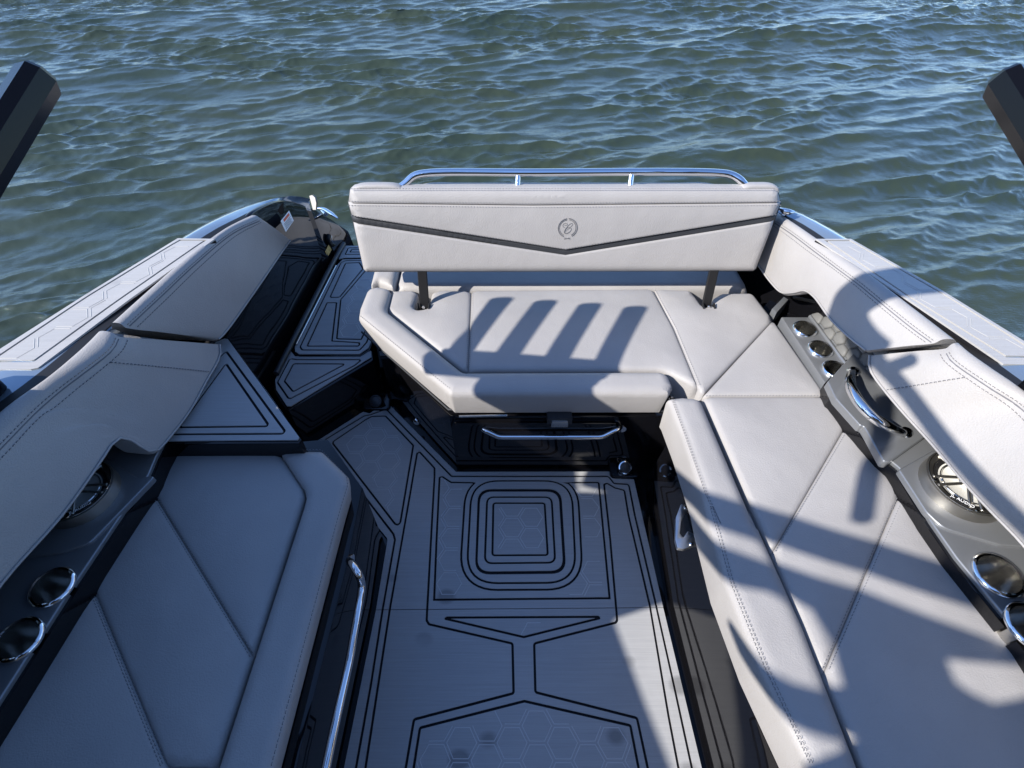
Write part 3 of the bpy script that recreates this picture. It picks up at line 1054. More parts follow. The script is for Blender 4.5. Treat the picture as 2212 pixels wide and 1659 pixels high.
# recessed drawer front
prism('drawer_front', [(-0.20, tb[0][1] - 0.004), (0.36, tb[0][1] - 0.004), (0.36, tb[0][1] + 0.02), (-0.20, tb[0][1] + 0.02)], 0.10, 0.305, 'black', boat, 0.008)

# ================================================================== STEPS AND WALKTHROUGH
SZ = 0.205
step = thing('boarding_step', 'lower wedge-shaped step with grey foam pad beside the stern seat', 'step', (-0.75, 1.5, -0.02))
so = [(-0.9370, 1.4136, 0.2050), (-0.9331, 1.5733, 0.2050), (-0.9220, 1.5783, 0.2050), (-0.8953, 1.5450, 0.2050), (-0.6785, 1.5429, 0.2050), (-0.6216, 1.5570, 0.2050), (-0.5877, 1.5769, 0.2050), (-0.5789, 1.5415, 0.2050), (-0.8381, 1.2787, 0.2050), (-0.8518, 1.2787, 0.2050), (-0.9180, 1.3627, 0.2050)]
prism('step_body', [(p[0], p[1]) for p in [(-0.9455, 1.4071, 0.2050), (-0.9337, 1.5841, 0.2050), (-0.8997, 1.5520, 0.2050), (-0.5865, 1.5841, 0.2050), (-0.5705, 1.5275, 0.2050), (-0.8428, 1.2628, 0.2050), (-0.8572, 1.2657, 0.2050), (-0.9245, 1.3533, 0.2050)]], -0.02, SZ - 0.006, 'black', step, 0.006)
grooved_mat(step, so, [(ring([(-0.9246, 1.4007, 0.2050), (-0.9133, 1.5261, 0.2050), (-0.9038, 1.5310, 0.2050), (-0.8827, 1.5261, 0.2050), (-0.6256, 1.5261, 0.2050), (-0.6203, 1.5192, 0.2050), (-0.6388, 1.4932, 0.2050), (-0.8487, 1.3164, 0.2050), (-0.8597, 1.3195, 0.2050)], 0.008), True, G), (ring([(-0.8989, 1.4071, 0.2050), (-0.8899, 1.4986, 0.2050), (-0.8837, 1.5027, 0.2050), (-0.6871, 1.5013, 0.2050), (-0.6834, 1.4959, 0.2050), (-0.8492, 1.3515, 0.2050)], 0.008), True, G)], SZ)
lid = thing('walkthrough_hatch', 'long walkthrough hatch lid with grey foam panels and steel hinge', 'hatch', (-0.7, 1.8, 0.1))
lo_ = [(-0.9051, 1.5918, 0.2150), (-0.8575, 2.1590, 0.2150), (-0.8395, 2.2124, 0.2150), (-0.5183, 2.2226, 0.2150), (-0.4774, 1.9128, 0.2150), (-0.5794, 1.8614, 0.2150), (-0.5942, 1.6099, 0.2150), (-0.5971, 1.5846, 0.2150), (-0.6279, 1.5490, 0.2150), (-0.8760, 1.5490, 0.2150), (-0.8957, 1.5631, 0.2150)]
prism('lid_body', [(p[0], p[1]) for p in [(-0.9106, 1.5846, 0.2150), (-0.8679, 2.1790, 0.2150), (-0.8477, 2.2226, 0.2150), (-0.5200, 2.2349, 0.2150), (-0.4752, 1.8955, 0.2150), (-0.5760, 1.8572, 0.2150), (-0.5891, 1.6099, 0.2150), (-0.5908, 1.5774, 0.2150), (-0.6241, 1.5420, 0.2150), (-0.8765, 1.5420, 0.2150), (-0.9002, 1.5561, 0.2150)]], 0.0, 0.209, 'black', lid, 0.006)
grooved_mat(lid, lo_, [
    (ring([(-0.8835, 1.5918, 0.2150), (-0.8423, 2.1840, 0.2150), (-0.8254, 2.2022, 0.2150), (-0.5403, 2.2083, 0.2150), (-0.5031, 1.9391, 0.2150), (-0.5931, 1.8784, 0.2150), (-0.6107, 1.6173, 0.2150), (-0.6320, 1.5703, 0.2150), (-0.8698, 1.5724, 0.2150)], 0.012), True, G),
    (ring([(-0.8552, 1.5990, 0.2150), (-0.8379, 1.8784, 0.2150), (-0.7953, 1.8784, 0.2150), (-0.7586, 1.6261, 0.2150), (-0.6418, 1.6158, 0.2150), (-0.6385, 1.6041, 0.2150), (-0.6419, 1.5954, 0.2150), (-0.8507, 1.5954, 0.2150)], 0.005), True, G),
    (ring([(-0.8336, 1.9216, 0.2150), (-0.8182, 2.1820, 0.2150), (-0.7508, 2.1860, 0.2150), (-0.7237, 2.1364, 0.2150), (-0.7901, 1.9172, 0.2150), (-0.8258, 1.9163, 0.2150)], 0.008), True, G),
    (ring([(-0.7420, 1.6431, 0.2150), (-0.7808, 1.8998, 0.2150), (-0.6902, 2.1790, 0.2150), (-0.5718, 2.1790, 0.2150), (-0.5988, 1.9128, 0.2150), (-0.6355, 1.6469, 0.2150), (-0.6370, 1.6357, 0.2150), (-0.7346, 1.6394, 0.2150)], 0.008), True, G)],
    0.215, hexes=[(-0.7082, 1.7468, 0.2150)])
beam('hinge', (-0.8999, 1.5990, 0.2220), (-0.8572, 2.1522, 0.2220), 0.008, 0.006, 'steel', lid)
aft = thing('aft_step', 'small grey foam step at the stern end of the walkthrough', 'step', (-0.7, 2.2, 0.05))
ao = [(-0.8583, 2.2165, 0.2150), (-0.8529, 2.3322, 0.2150), (-0.5947, 2.3344, 0.2150), (-0.5800, 2.2349, 0.2150), (-0.8366, 2.2267, 0.2150)]
prism('step_body', [(p[0], p[1]) for p in [(-0.8627, 2.2144, 0.2150), (-0.8597, 2.3409, 0.2150), (-0.5898, 2.3431, 0.2150), (-0.5733, 2.2298, 0.2150), (-0.8357, 2.2226, 0.2150)]], -0.02, 0.209, 'black', aft, 0.004)
grooved_mat(aft, ao, [(ring([(-0.8367, 2.2557, 0.2150), (-0.8319, 2.3139, 0.2150), (-0.6165, 2.3160, 0.2150), (-0.6076, 2.2578, 0.2150)], 0.006), True, G), (ring([(-0.8157, 2.2766, 0.2150), (-0.8119, 2.3000, 0.2150), (-0.6264, 2.3010, 0.2150), (-0.6226, 2.2766, 0.2150)], 0.004), True, G)], 0.215)
# rubber rub strip between wall and lid
tube('edge_trim', [(-0.9307, 1.4275, 0.2250), (-0.9216, 1.5636, 0.2250), (-0.8998, 1.8493, 0.2250), (-0.8751, 2.1698, 0.2250), (-0.8576, 2.3365, 0.2250)], 0.012, 'charcoal', boat, 30, 10)

# triangular table at the end of the left bench
tri = thing('corner_table', 'triangular grey foam topped table at the end of the left bench', 'table', (-0.75, 1.1, -0.02))
to_ = [(-0.9979, 0.9039, 0.5000), (-0.6228, 0.9073, 0.5000), (-0.6208, 0.9169, 0.5000), (-0.9780, 1.3335, 0.5000), (-0.9898, 1.3359, 0.5000), (-1.2070, 1.1943, 0.5000), (-1.0880, 0.9197, 0.5000)]
prism('table_body', [(p[0], p[1]) for p in [(-1.0041, 0.8971, 0.5000), (-0.6183, 0.8994, 0.5000), (-0.6140, 0.9140, 0.5000), (-0.9818, 1.3471, 0.5000), (-0.9944, 1.3455, 0.5000), (-1.2174, 1.1943, 0.5000), (-1.0872, 0.9084, 0.5000)]], 0.0, 0.494, 'black', tri, 0.006)
grooved_mat(tri, to_, [(fillet([p[:2] for p in [(-1.0544, 0.9272, 0.5000), (-0.6728, 0.9295, 0.5000), (-0.6689, 0.9399, 0.5000), (-0.9600, 1.2715, 0.5000), (-0.9671, 1.2662, 0.5000), (-1.0655, 0.9723, 0.5000)]], 0.008), True, G),
                       (fillet([p[:2] for p in [(-0.9867, 0.9533, 0.5000), (-0.7277, 0.9568, 0.5000), (-0.7274, 0.9663, 0.5000), (-0.9386, 1.2122, 0.5000), (-0.9441, 1.2101, 0.5000)]], 0.008), True, G)], 0.5)

# ================================================================== STERN SEAT
BN = np.array([0.0, -(0.893 - 0.600), 1.655 - 1.577])
BN /= np.linalg.norm(BN)
BV = np.array([0.0, 1.655 - 1.577, 0.893 - 0.600])
BV /= np.linalg.norm(BV)
BACK = (np.array([1.0, 0, 0]), BV, BN)

seat = thing('stern_bench', 'wide pale grey stern bench seat with finger-like shadows across it', 'seat', (0.2, 1.4, 0.3))
ZS = 0.455
pA = [(-0.4757, 1.6617, 0.4550), (-0.3861, 1.6647, 0.4550), (-0.3648, 1.6420, 0.4550), (-0.3737, 1.5654, 0.4550), (-0.3595, 1.5469, 0.4550), (-0.3361, 1.5515, 0.4550), (-0.3161, 1.5608, 0.4550), (-0.3142, 1.6420, 0.4550), (-0.3056, 1.6667, 0.4550), (-0.1594, 1.6627, 0.4550), (-0.1479, 1.2313, 0.4550), (-0.1666, 1.2313, 0.4550), (-0.4737, 1.5441, 0.4550)]
pillow('seat_panel', pA, 'vinyl', seat, seams=(9,), r=0.020, drop=0.016, rs=0.013, ds=0.008, crown=0.011, thick=0.1, corner=[.01, .02, .015, .02, .02, .0, .015, .015, .0, 0, 0, 0.02, .03])
pB = [(-0.1594, 1.6627, 0.4550), (0.5545, 1.6747, 0.4550), (0.5897, 1.4403, 0.4550), (0.6108, 1.1513, 0.4550), (0.5350, 1.2138, 0.4550), (0.5065, 1.2313, 0.4550), (-0.1479, 1.2313, 0.4550)]
pillow('seat_panel', pB, 'vinyl', seat, seams=(1, 2, 6), r=0.018, drop=0.014, rs=0.013, ds=0.008, crown=0.011, thick=0.1)
pC = [(0.5545, 1.6747, 0.4550), (0.7009, 1.6647, 0.4550), (0.7147, 1.6176, 0.4550), (0.7265, 1.5654, 0.4550), (0.7559, 1.5627, 0.4550), (0.7789, 1.6176, 0.4550), (0.8172, 1.6469, 0.4550), (0.9416, 1.6498, 0.4550), (0.9702, 1.4900, 0.4550), (0.6174, 1.1205, 0.4550), (0.6108, 1.1513, 0.4550), (0.5897, 1.4403, 0.4550)]
pillow('seat_panel', pC, 'vinyl', seat, seams=(8, 9, 10, 11), r=0.020, drop=0.016, rs=0.013, ds=0.008, crown=0.011, thick=0.1, corner=[0, .02, .01, .02, .02, .01, .03, .03, 0, 0, 0, 0])
pD = [(0.9702, 1.4900, 0.4550), (1.0195, 1.1171, 0.4550), (0.6183, 1.1157, 0.4550)]
pillow('seat_panel', pD, 'vinyl', seat, seams=(1, 2), r=0.020, drop=0.016, rs=0.013, ds=0.008, crown=0.010, thick=0.1)
# rolled front and side edge
rollE = [(-0.5566, 1.6548, 0.4780), (-0.5252, 1.6687, 0.4780), (-0.4799, 1.6548, 0.4780), (-0.4654, 1.6322, 0.4780), (-0.4682, 1.5240, 0.4780), (-0.1635, 1.2080, 0.4780), (0.4979, 1.2117, 0.4780), (0.5177, 1.1922, 0.4780), (0.5235, 1.1445, 0.4780), (0.5040, 1.1106, 0.4780), (-0.1977, 1.1092, 0.4780), (-0.5661, 1.4837, 0.4780), (-0.5708, 1.5376, 0.4780), (-0.5638, 1.6371, 0.4780)]
pillow('edge_roll', rollE, 'vinyl', seat, r=0.034, drop=0.026, thick=0.12, wall_in=0.014, corner=[.02, .03, .02, .02, .05, .03, .03, .02, .02, .01, .02, .03, .03, .02], res=0.016)
stitch('stitching', [[(-0.5587, 1.4880, 0.4705), (-0.1989, 1.1293, 0.4705), (0.4937, 1.1273, 0.4705)], [(-0.5678, 1.4934, 0.4520), (-0.2011, 1.1231, 0.4520), (0.5045, 1.1231, 0.4520)]], seat, off=0.004, w=0.0022)
stitch('stitching', [[(-0.1646, 1.6480, 0.4580), (-0.1521, 1.2344, 0.4580)], [(-0.1535, 1.6480, 0.4580), (-0.1436, 1.2344, 0.4580)], [(0.5589, 1.6579, 0.4580), (0.5952, 1.4370, 0.4580), (0.6162, 1.1556, 0.4580)], [(0.5438, 1.6529, 0.4580), (0.5803, 1.4370, 0.4580), (0.6048, 1.1556, 0.4580)]], seat, off=0.0035, w=0.002)
# piping under the front edge, seat lip
tube('piping', [(-0.5829, 1.5231, 0.3600), (-0.2154, 1.1353, 0.3600), (0.5177, 1.1284, 0.3600)], 0.004, 'vinyl_dark', seat, 60, 8, smooth=False)
# cushion tails behind the seat
rc = [(-0.4480, 1.6392, 0.4900), (0.6798, 1.6392, 0.4900), (0.9103, 1.6461, 0.4900), (0.9126, 1.7270, 0.4900), (0.7101, 1.7745, 0.4900), (-0.5658, 1.8069, 0.4900), (-0.5588, 1.7322, 0.4900), (-0.4509, 1.7013, 0.4900)]
rear = [(-0.4545, 1.6612, 0.4700), (0.0729, 1.6612, 0.4700), (0.6281, 1.6612, 0.4700), (0.9276, 1.6652, 0.4700)]
pillow('rear_bolster', [rear[0], rear[1], rear[2], rear[3], (rear[3][0] - 0.02, rear[3][1] + 0.30, .47), (rear[0][0], rear[0][1] + 0.30, .47)], 'vinyl', seat, r=0.03, drop=0.03, thick=0.2, res=0.03)
sd = [(-0.5544, 1.6675, 0.4850), (-0.5237, 1.6856, 0.4850), (-0.4592, 1.6477, 0.4850), (-0.4542, 1.7183, 0.4850), (-0.46, 1.95, .485), (-0.56, 1.95, .485)]
pillow('side_bolster', sd, 'vinyl', seat, r=0.03, drop=0.03, thick=0.2, corner=0.01)
# chrome hinge lip under the front edge
beam('hinge_strip', (-0.1774, 1.1050, 0.3603), (-0.0158, 1.1050, 0.3663), 0.006, 0.010, 'steel', seat)

lat = thing('drawer_latch', 'small black push latch above the drawer handle', 'latch', (0.1601, 1.1050, 0.3449))
b_ = (0.1598, 1.1050, 0.3492)
prism('latch_body', [(b_[0] - .042, b_[1] - 0.012), (b_[0] + .042, b_[1] - 0.012), (b_[0] + .042, b_[1] + .05), (b_[0] - .042, b_[1] + .05)], b_[2] - 0.016, b_[2] + 0.014, 'charcoal', lat, 0.006)
prism('latch_button', [(b_[0] - .028, b_[1] - 0.02), (b_[0] + .028, b_[1] - 0.02), (b_[0] + .028, b_[1] + .03), (b_[0] - .028, b_[1] + .03)], b_[2] - 0.022, b_[2] + 0.006, 'steel', lat, 0.008)

h0, h1, h2, h3 = (-0.1128, 1.1480, 0.2447), (-0.0469, 1.1000, 0.2513), (0.3152, 1.1000, 0.2531), (0.3883, 1.1480, 0.2521)
h0a, h3a = (-0.0991, 1.1150, 0.2744), (0.3697, 1.1150, 0.2789)
hz = (h1[2] + h2[2]) / 2
barp = fillet([h0, h0a, (h1[0], h1[1], hz), (h2[0], h2[1], hz), h3a, h3], [0, .02, .06, .06, .02, 0], 8, closed=False)
hd = tube('drawer_handle', barp, 0.0095, 'chrome', seat, smooth=False, seg=16)
lab(hd, 'polished steel bar handle on the black drawer front')
for q in (h0, h3):
    lathe('mount', [(0.0, -0.016), (0.016, -0.016), (0.016, -0.008), (0.011, -0.002), (0.0, 0.0)], 'chrome', hd, q, 24, mtx=Matrix.Rotation(math.radians(-90), 3, 'X'))

# ================================================================== FLIP BACKREST
br = thing('flip_backrest', 'pale grey flip backrest with dark chevron stripe and round emblem', 'backrest', (0.2, 1.6, 0.45))
L_ = lambda off, *a: None
bl = [(-0.5397, 1.6527, 0.8844), (-0.5494, 1.6459, 0.8590), (-0.5550, 1.6406, 0.8391)]
top_band = [(-0.5544, 1.6400, 0.8366), (-0.5399, 1.6525, 0.8835), (0.0618, 1.6525, 0.8835), (0.8705, 1.6525, 0.8835), (0.8904, 1.6496, 0.8727), (0.9098, 1.6404, 0.8381), (0.0629, 1.6382, 0.8301)]
pillow('top_band', top_band, 'vinyl', br, seams=(5, 6), r=0.035, drop=0.028, rs=0.006, ds=0.004, thick=0.06, frame=BACK, corner=[0, .02, 0, .02, .02, 0, 0], lift=0.004)
upper = [(-0.5547, 1.6396, 0.8351), (0.0629, 1.6378, 0.8286), (0.9104, 1.6398, 0.8361), (0.9062, 1.6299, 0.7986), (0.1885, 1.5984, 0.6804), (-0.5500, 1.6288, 0.7945)]
pillow('upper_panel', upper, 'vinyl', br, seams=(0, 1, 3, 4), r=0.028, drop=0.022, rs=0.007, ds=0.005, thick=0.06, frame=BACK, crown=0.004, lift=0.003)
stripe = [(-0.5525, 1.6321, 0.7913), (0.1890, 1.6016, 0.6770), (0.9085, 1.6332, 0.7954), (0.9073, 1.6282, 0.7768), (0.1900, 1.5969, 0.6591), (-0.5497, 1.6263, 0.7695)]
pillow('chevron_stripe', stripe, 'vinyl_dark', br, seams=(0, 1, 3, 4), r=0.02, drop=0.016, rs=0.004, ds=0.003, thick=0.05, frame=BACK)
lower = [(-0.5497, 1.6226, 0.7711), (0.1896, 1.5932, 0.6610), (0.9060, 1.6245, 0.7784), (0.8853, 1.5792, 0.6082), (0.8763, 1.5767, 0.5990), (0.0675, 1.5761, 0.5966), (-0.5300, 1.5758, 0.5955), (-0.5399, 1.5784, 0.6053)]
pillow('lower_panel', lower, 'vinyl', br, seams=(0, 1), r=0.028, drop=0.024, rs=0.006, ds=0.005, thick=0.06, frame=BACK, crown=0.003, corner=[0, 0, 0, .015, .01, 0, .01, .015])
stitch('stitching', [[(-0.5496, 1.6417, 0.8431), (0.0627, 1.6401, 0.8371), (0.9031, 1.6417, 0.8431)], [(-0.5518, 1.6382, 0.8301), (0.0630, 1.6365, 0.8235), (0.9088, 1.6384, 0.8306)], [(-0.5468, 1.6296, 0.7975), (0.1883, 1.5996, 0.6848), (0.9016, 1.6307, 0.8016)], [(-0.5349, 1.6521, 0.8820), (0.0619, 1.6521, 0.8820), (0.8710, 1.6521, 0.8820)]], br, off=0.0062, w=0.002, N=BN)
# shell behind the panels
shell = [(-0.5684, 1.6837, 0.8063), (-0.5542, 1.6971, 0.8567), (0.0636, 1.6971, 0.8567), (0.8953, 1.6971, 0.8567), (0.9132, 1.6944, 0.8466), (0.9328, 1.6844, 0.8089), (0.9277, 1.6690, 0.7512), (0.9066, 1.6226, 0.5768), (0.8966, 1.6208, 0.5703), (0.0693, 1.6204, 0.5685), (-0.5399, 1.6200, 0.5673), (-0.5513, 1.6226, 0.5768), (-0.5628, 1.6669, 0.7432)]
pillow('shell', shell, 'vinyl_dark', br, r=0.012, drop=0.01, thick=0.075, frame=BACK, corner=.01, res=0.04)
# rounded tops either side of the rail and the rear half seen through the rail
z_t = (-0.5397, 1.6527, 0.8844)[2]
y_t = (-0.5397, 1.6527, 0.8844)[1]
xl, xr = (-0.5397, 1.6527, 0.8844)[0], (0.8946, 1.6496, 0.8727)[0]
for a, b in ((xl + 0.004, xl + 0.175), (xr - 0.13, xr - 0.004)):
    c = (a + b) / 2
    rows = []
    for dy, dz, sx_ in ((0.012, -0.035, 1.0), (0.009, 0.0, 1.0), (0.03, 0.002, 0.98), (0.060, -0.012, 0.96), (0.085, -0.04, 0.97), (0.09, -0.10, 1.0)):
        hw = (b - a) / 2 * sx_
        rows.append([(c + hw * s, y_t + dy, z_t + dz - 0.012 * abs(s) ** 4) for s in np.linspace(-1, 1, 9)])
    loft('shoulder_pad', rows, 'vinyl', br, 16, 4, smooth=70)
rows = []
for dy, dz in ((0.045, -0.08), (0.050, -0.050), (0.065, -0.034), (0.10, -0.034), (0.125, -0.055), (0.13, -0.14)):
    rows.append([(x, y_t + dy, z_t + dz - (0.02 if (x < xl + 0.22 or x > xr - 0.17) else 0)) for x in np.linspace(xl + 0.17, xr - 0.13, 14)])
loft('rear_pad', rows, 'vinyl', br, 40, 4, smooth=70)
# top rail
yr_ = y_t + 0.055
rp_ = [(-0.3898, 1.6900, 0.8581), (-0.3622, 1.7000, 0.8727), (-0.3318, 1.7150, 0.8931), (-0.2887, 1.7200, 0.9011), (0.0629, 1.7200, 0.9033), (0.7054, 1.7200, 0.9011), (0.7429, 1.7150, 0.8958), (0.7681, 1.7000, 0.8867), (0.7898, 1.6900, 0.8683)]
rail = tube('top_rail', rp_, 0.0125, 'chrome', br, 90, 16)
for q, q2 in (((0.0204, 1.7200, 0.8989), (0.0183, 1.6900, 0.8581)), ((0.4033, 1.7200, 0.8989), (0.3986, 1.6900, 0.8581))):
    tube('rail_post', [q, q2], 0.010, 'chrome', rail, 8, 14)
# support struts
for a, b in (((-0.3240, 1.6000, 0.5862), (-0.3346, 1.5650, 0.4554)), ((0.7303, 1.6000, 0.5862), (0.7426, 1.5650, 0.4554))):
    a = (a[0], 1.60, 0.66)
    st = beam('strut', a, (b[0], b[1], b[2] - 0.06), 0.034, 0.012, 'rubber', br, up=(0, 1, 0.1), ch=0.2)
    for sx_ in (-1, 1):
        beam('hinge_cheek', (b[0] + sx_ * 0.021, b[1] - 0.012, b[2] + 0.012), (b[0] + sx_ * 0.021, b[1] + 0.004, b[2] - 0.05), 0.026, 0.005, 'rubber', st, up=(1, 0, 0))
    lathe('pivot_bolt', [(0.0, 0.004), (0.006, 0.003), (0.007, 0.0)], 'chrome', st, (b[0], b[1] - 0.012, b[2] + 0.004), 12, mtx=Matrix.Rotation(math.radians(90), 3, 'X'))
# emblem
em = (0.1907, 1.6189, 0.7575)
eo = np.array(em)
E = lambda x, y: tuple(eo + BACK[0] * x + BV * y + BN * 0.0062)
R_ = 0.0325
emb = thing('emblem', 'round embossed wreath emblem with a script letter C on the backrest', 'emblem', em)
for a0, a1 in ((-62, 82), (98, 242)):
    for rr, rad in ((R_, 0.0016), (R_ * 0.86, 0.0010)):
        tube('wreath', [E(rr * math.cos(math.radians(t)), rr * 0.98 * math.sin(math.radians(t))) for t in np.linspace(a0, a1, 14)], rad, 'emboss', emb, 40, 6)
    for t in np.linspace(a0, a1, 15):
        p = E(R_ * 0.93 * math.cos(math.radians(t)), R_ * 0.92 * math.sin(math.radians(t)))
        q = E(R_ * 1.06 * math.cos(math.radians(t + 5)), R_ * 1.05 * math.sin(math.radians(t + 5)))
        tube('leaf', [p, q], [0.0006, 0.0014, 0.0004], 'emboss', emb, 6, 5)
def script(pts):
    return [E((x - 1220) / 230 * R_, -(y - 330) / 140 * R_ * 0.97) for x, y in pts]
sc = [(1325, 292), (1338, 274), (1318, 262), (1285, 266), (1235, 290), (1185, 330), (1150, 372), (1150, 402), (1190, 414), (1250, 400), (1305, 362), (1312, 340), (1282, 332), (1225, 350), (1180, 382)]
tube('script_letter', script(sc), [0.0008, 0.0011, 0.0018, 0.0018, 0.0012, 0.0009, 0.0007], 'emboss', emb, 90, 6)
sc2 = [(1325, 292), (1285, 316), (1230, 326), (1165, 330), (1118, 316), (1100, 290), (1118, 268), (1165, 262), (1212, 272), (1195, 290), (1140, 292)]
tube('script_letter', script(sc2), 0.0009, 'emboss', emb, 70, 6)
for s in (-1, 1):
    tube('ribbon', [E(-s * 0.010, -0.0385), E(0, -0.0365), E(s * 0.010, -0.0345)], 0.0010, 'emboss', emb, 8, 5)

# ================================================================== SIDE BENCHES
rb = thing('right_bench', 'pale grey side bench on the right, striped with tower shadows', 'bench', (0.8, 0.5, 0.3))
ZR = 0.448
roR = [(0.4936, 1.0962, 0.4700), (0.5110, 1.1038, 0.4700), (0.5467, 1.1084, 0.4700), (0.5806, 1.1049, 0.4700), (0.6056, 1.0950, 0.4700), (0.6456, 0.6544, 0.4700), (0.6461, 0.7115, 0.4700), (0.6784, 0.4022, 0.4700), (0.6896, 0.1352, 0.4700), (1.02 - 0.38, -0.35, .47), (0.50, -0.35, .47), (0.5868, 0.1352, 0.4700), (0.5447, 0.3192, 0.4700), (0.5219, 0.5051, 0.4700), (0.5220, 0.6926, 0.4700), (0.5248, 0.7540, 0.4700), (0.5128, 0.9515, 0.4700), (0.4996, 1.0755, 0.4700)]
pillow('edge_roll', roR, 'vinyl', rb, r=0.036, drop=0.028, thick=0.15, wall_in=0.004, corner=[.02, .02, .02, .02, .02, 0, 0, 0, 0, 0, 0, 0, 0, 0, 0, 0, 0, .02], res=0.016)
pE = [(0.6218, 1.1184, 0.4480), (1.0221, 1.1184, 0.4480), (1.0346, 1.0963, 0.4480), (1.0453, 1.0115, 0.4480), (0.6693, 0.5862, 0.4480), (0.6204, 1.1083, 0.4480)]
pillow('seat_panel', pE, 'vinyl', rb, seams=(0, 3), r=0.018, drop=0.016, rs=0.013, ds=0.008, crown=0.011, thick=0.1, corner=[0, .02, .01, 0, 0, 0])
pF = [(1.0453, 1.0115, 0.4480), (1.0886, 0.7666, 0.4480), (0.9866, 0.6488, 0.4480), (0.6890, 0.3030, 0.4480), (0.6693, 0.5862, 0.4480)]
pillow('seat_panel', pF, 'vinyl', rb, seams=(1, 2, 4), r=0.018, drop=0.016, rs=0.013, ds=0.008, crown=0.011, thick=0.1)
eF = (1.1570, 0.3410, 0.4480)
pG = [(1.0886, 0.7666, 0.4480), eF, (1.145, -0.35, .448), (0.66, -0.35, .448), (0.7015, 0.1376, 0.4480), (0.6890, 0.3030, 0.4480), (0.9866, 0.6488, 0.4480)]
pillow('seat_panel', pG, 'vinyl', rb, seams=(5, 6), r=0.018, drop=0.016, rs=0.013, ds=0.008, crown=0.011, thick=0.1)
stitch('stitching', [[(1.0436, 0.7243, 0.4470), (0.6897, 0.3153, 0.4470)], [(1.0640, 0.7243, 0.4470), (0.7049, 0.3153, 0.4470)], [(1.0810, 0.7636, 0.4470), (1.0353, 0.7097, 0.4470)], [(1.0927, 0.7586, 0.4470), (1.0559, 0.7121, 0.4470)], [(1.0455, 1.0003, 0.4480), (0.6742, 0.5888, 0.4480)], [(0.6272, 1.1173, 0.4500), (1.0167, 1.1173, 0.4500)]], rb, off=0.0042, w=0.002)
stitch('stitching', [[(0.5087, 1.1049, 0.4620), (0.5194, 0.9609, 0.4620), (0.5324, 0.7559, 0.4620), (0.5469, 0.6585, 0.4620), (0.5364, 0.7159, 0.4620), (0.5347, 0.5005, 0.4620), (0.5561, 0.3244, 0.4620), (0.5923, 0.1409, 0.4620)], [(0.5048, 1.1077, 0.4520), (0.5166, 0.9683, 0.4520), (0.5296, 0.7589, 0.4520)]], rb, off=0.0045, w=0.002)
stitch('stitching', [[(0.5112, 1.0998, 0.4680), (0.5219, 0.9564, 0.4680), (0.5349, 0.7524, 0.4680), (0.5496, 0.6554, 0.4680), (0.5403, 0.7126, 0.4680), (0.5391, 0.4982, 0.4680), (0.5605, 0.3229, 0.4680), (0.5958, 0.1403, 0.4680)]], rb, off=0.0035, w=0.002)

lb = thing('left_bench', 'blue-shaded grey side bench on the left behind the steel grab rail', 'bench', (-0.75, 0.5, 0.3))
ZL = 0.428
roL = [(-0.6917, 0.9009, 0.4450), (-0.6775, 0.9089, 0.4450), (-0.6319, 0.9146, 0.4450), (-0.5701, 0.9135, 0.4450), (-0.4737, 0.8253, 0.4450), (-0.4622, 0.7938, 0.4450), (-0.4660, 0.7254, 0.4450), (-0.4814, 0.1379, 0.4450), (-0.47, -0.35, .445), (-0.60, -0.35, .445), (-0.5951, 0.1379, 0.4450), (-0.5769, 0.7254, 0.4450), (-0.5777, 0.7533, 0.4450), (-0.5888, 0.7785, 0.4450), (-0.6667, 0.8713, 0.4450)]
pillow('edge_roll', roL, 'vinyl', lb, r=0.03, drop=0.022, thick=0.085, wall_in=0.012, corner=[.01, .01, 0, .02, .03, .02, 0, 0, 0, 0, 0, 0, .02, .02, 0], res=0.016)
pH = [(-1.0175, 0.9127, 0.4280), (-0.9254, 0.9207, 0.4280), (-0.8202, 0.9207, 0.4280), (-0.7034, 0.9138, 0.4280), (-0.6754, 0.8826, 0.4280), (-0.5965, 0.7886, 0.4280), (-0.5853, 0.7631, 0.4280), (-0.5959, 0.3478, 0.4280), (-1.0364, 0.7927, 0.4280)]
pillow('seat_panel', pH, 'vinyl', lb, seams=(7,), r=0.018, drop=0.014, rs=0.013, ds=0.008, crown=0.010, thick=0.08, corner=[.02, 0, 0, .01, 0, .01, .01, 0, 0])
pI = [(-1.0364, 0.7927, 0.4280), (-0.5959, 0.3478, 0.4280), (-0.5967, 0.3435, 0.4280), (-0.6029, 0.1397, 0.4280), (-0.7016, 0.1397, 0.4280), (-1.0581, 0.5169, 0.4280), (-1.0600, 0.5204, 0.4280)]
pillow('seat_panel', pI, 'vinyl', lb, seams=(0, 4, 5), r=0.018, drop=0.014, rs=0.013, ds=0.008, crown=0.010, thick=0.08)
pJ = [(-1.0581, 0.5169, 0.4280), (-0.7016, 0.1397, 0.4280), (-0.6029, 0.1397, 0.4280), (-0.60, -0.35, .428), (-1.10, -0.35, .428), (-1.0955, 0.2133, 0.4280)]
pillow('seat_panel', pJ, 'vinyl', lb, seams=(0,), r=0.018, drop=0.014, rs=0.013, ds=0.008, crown=0.010, thick=0.08)
stitch('stitching', [[(-1.0335, 0.7964, 0.4280), (-0.5963, 0.3535, 0.4280)], [(-1.0372, 0.7876, 0.4280), (-0.5986, 0.3451, 0.4280)], [(-1.0490, 0.5117, 0.4280), (-0.7084, 0.1499, 0.4280)], [(-1.0561, 0.5058, 0.4280), (-0.7134, 0.1407, 0.4280)], [(-1.0521, 0.5078, 0.4280), (-0.7106, 0.1447, 0.4280)]], lb, off=0.004, w=0.002)
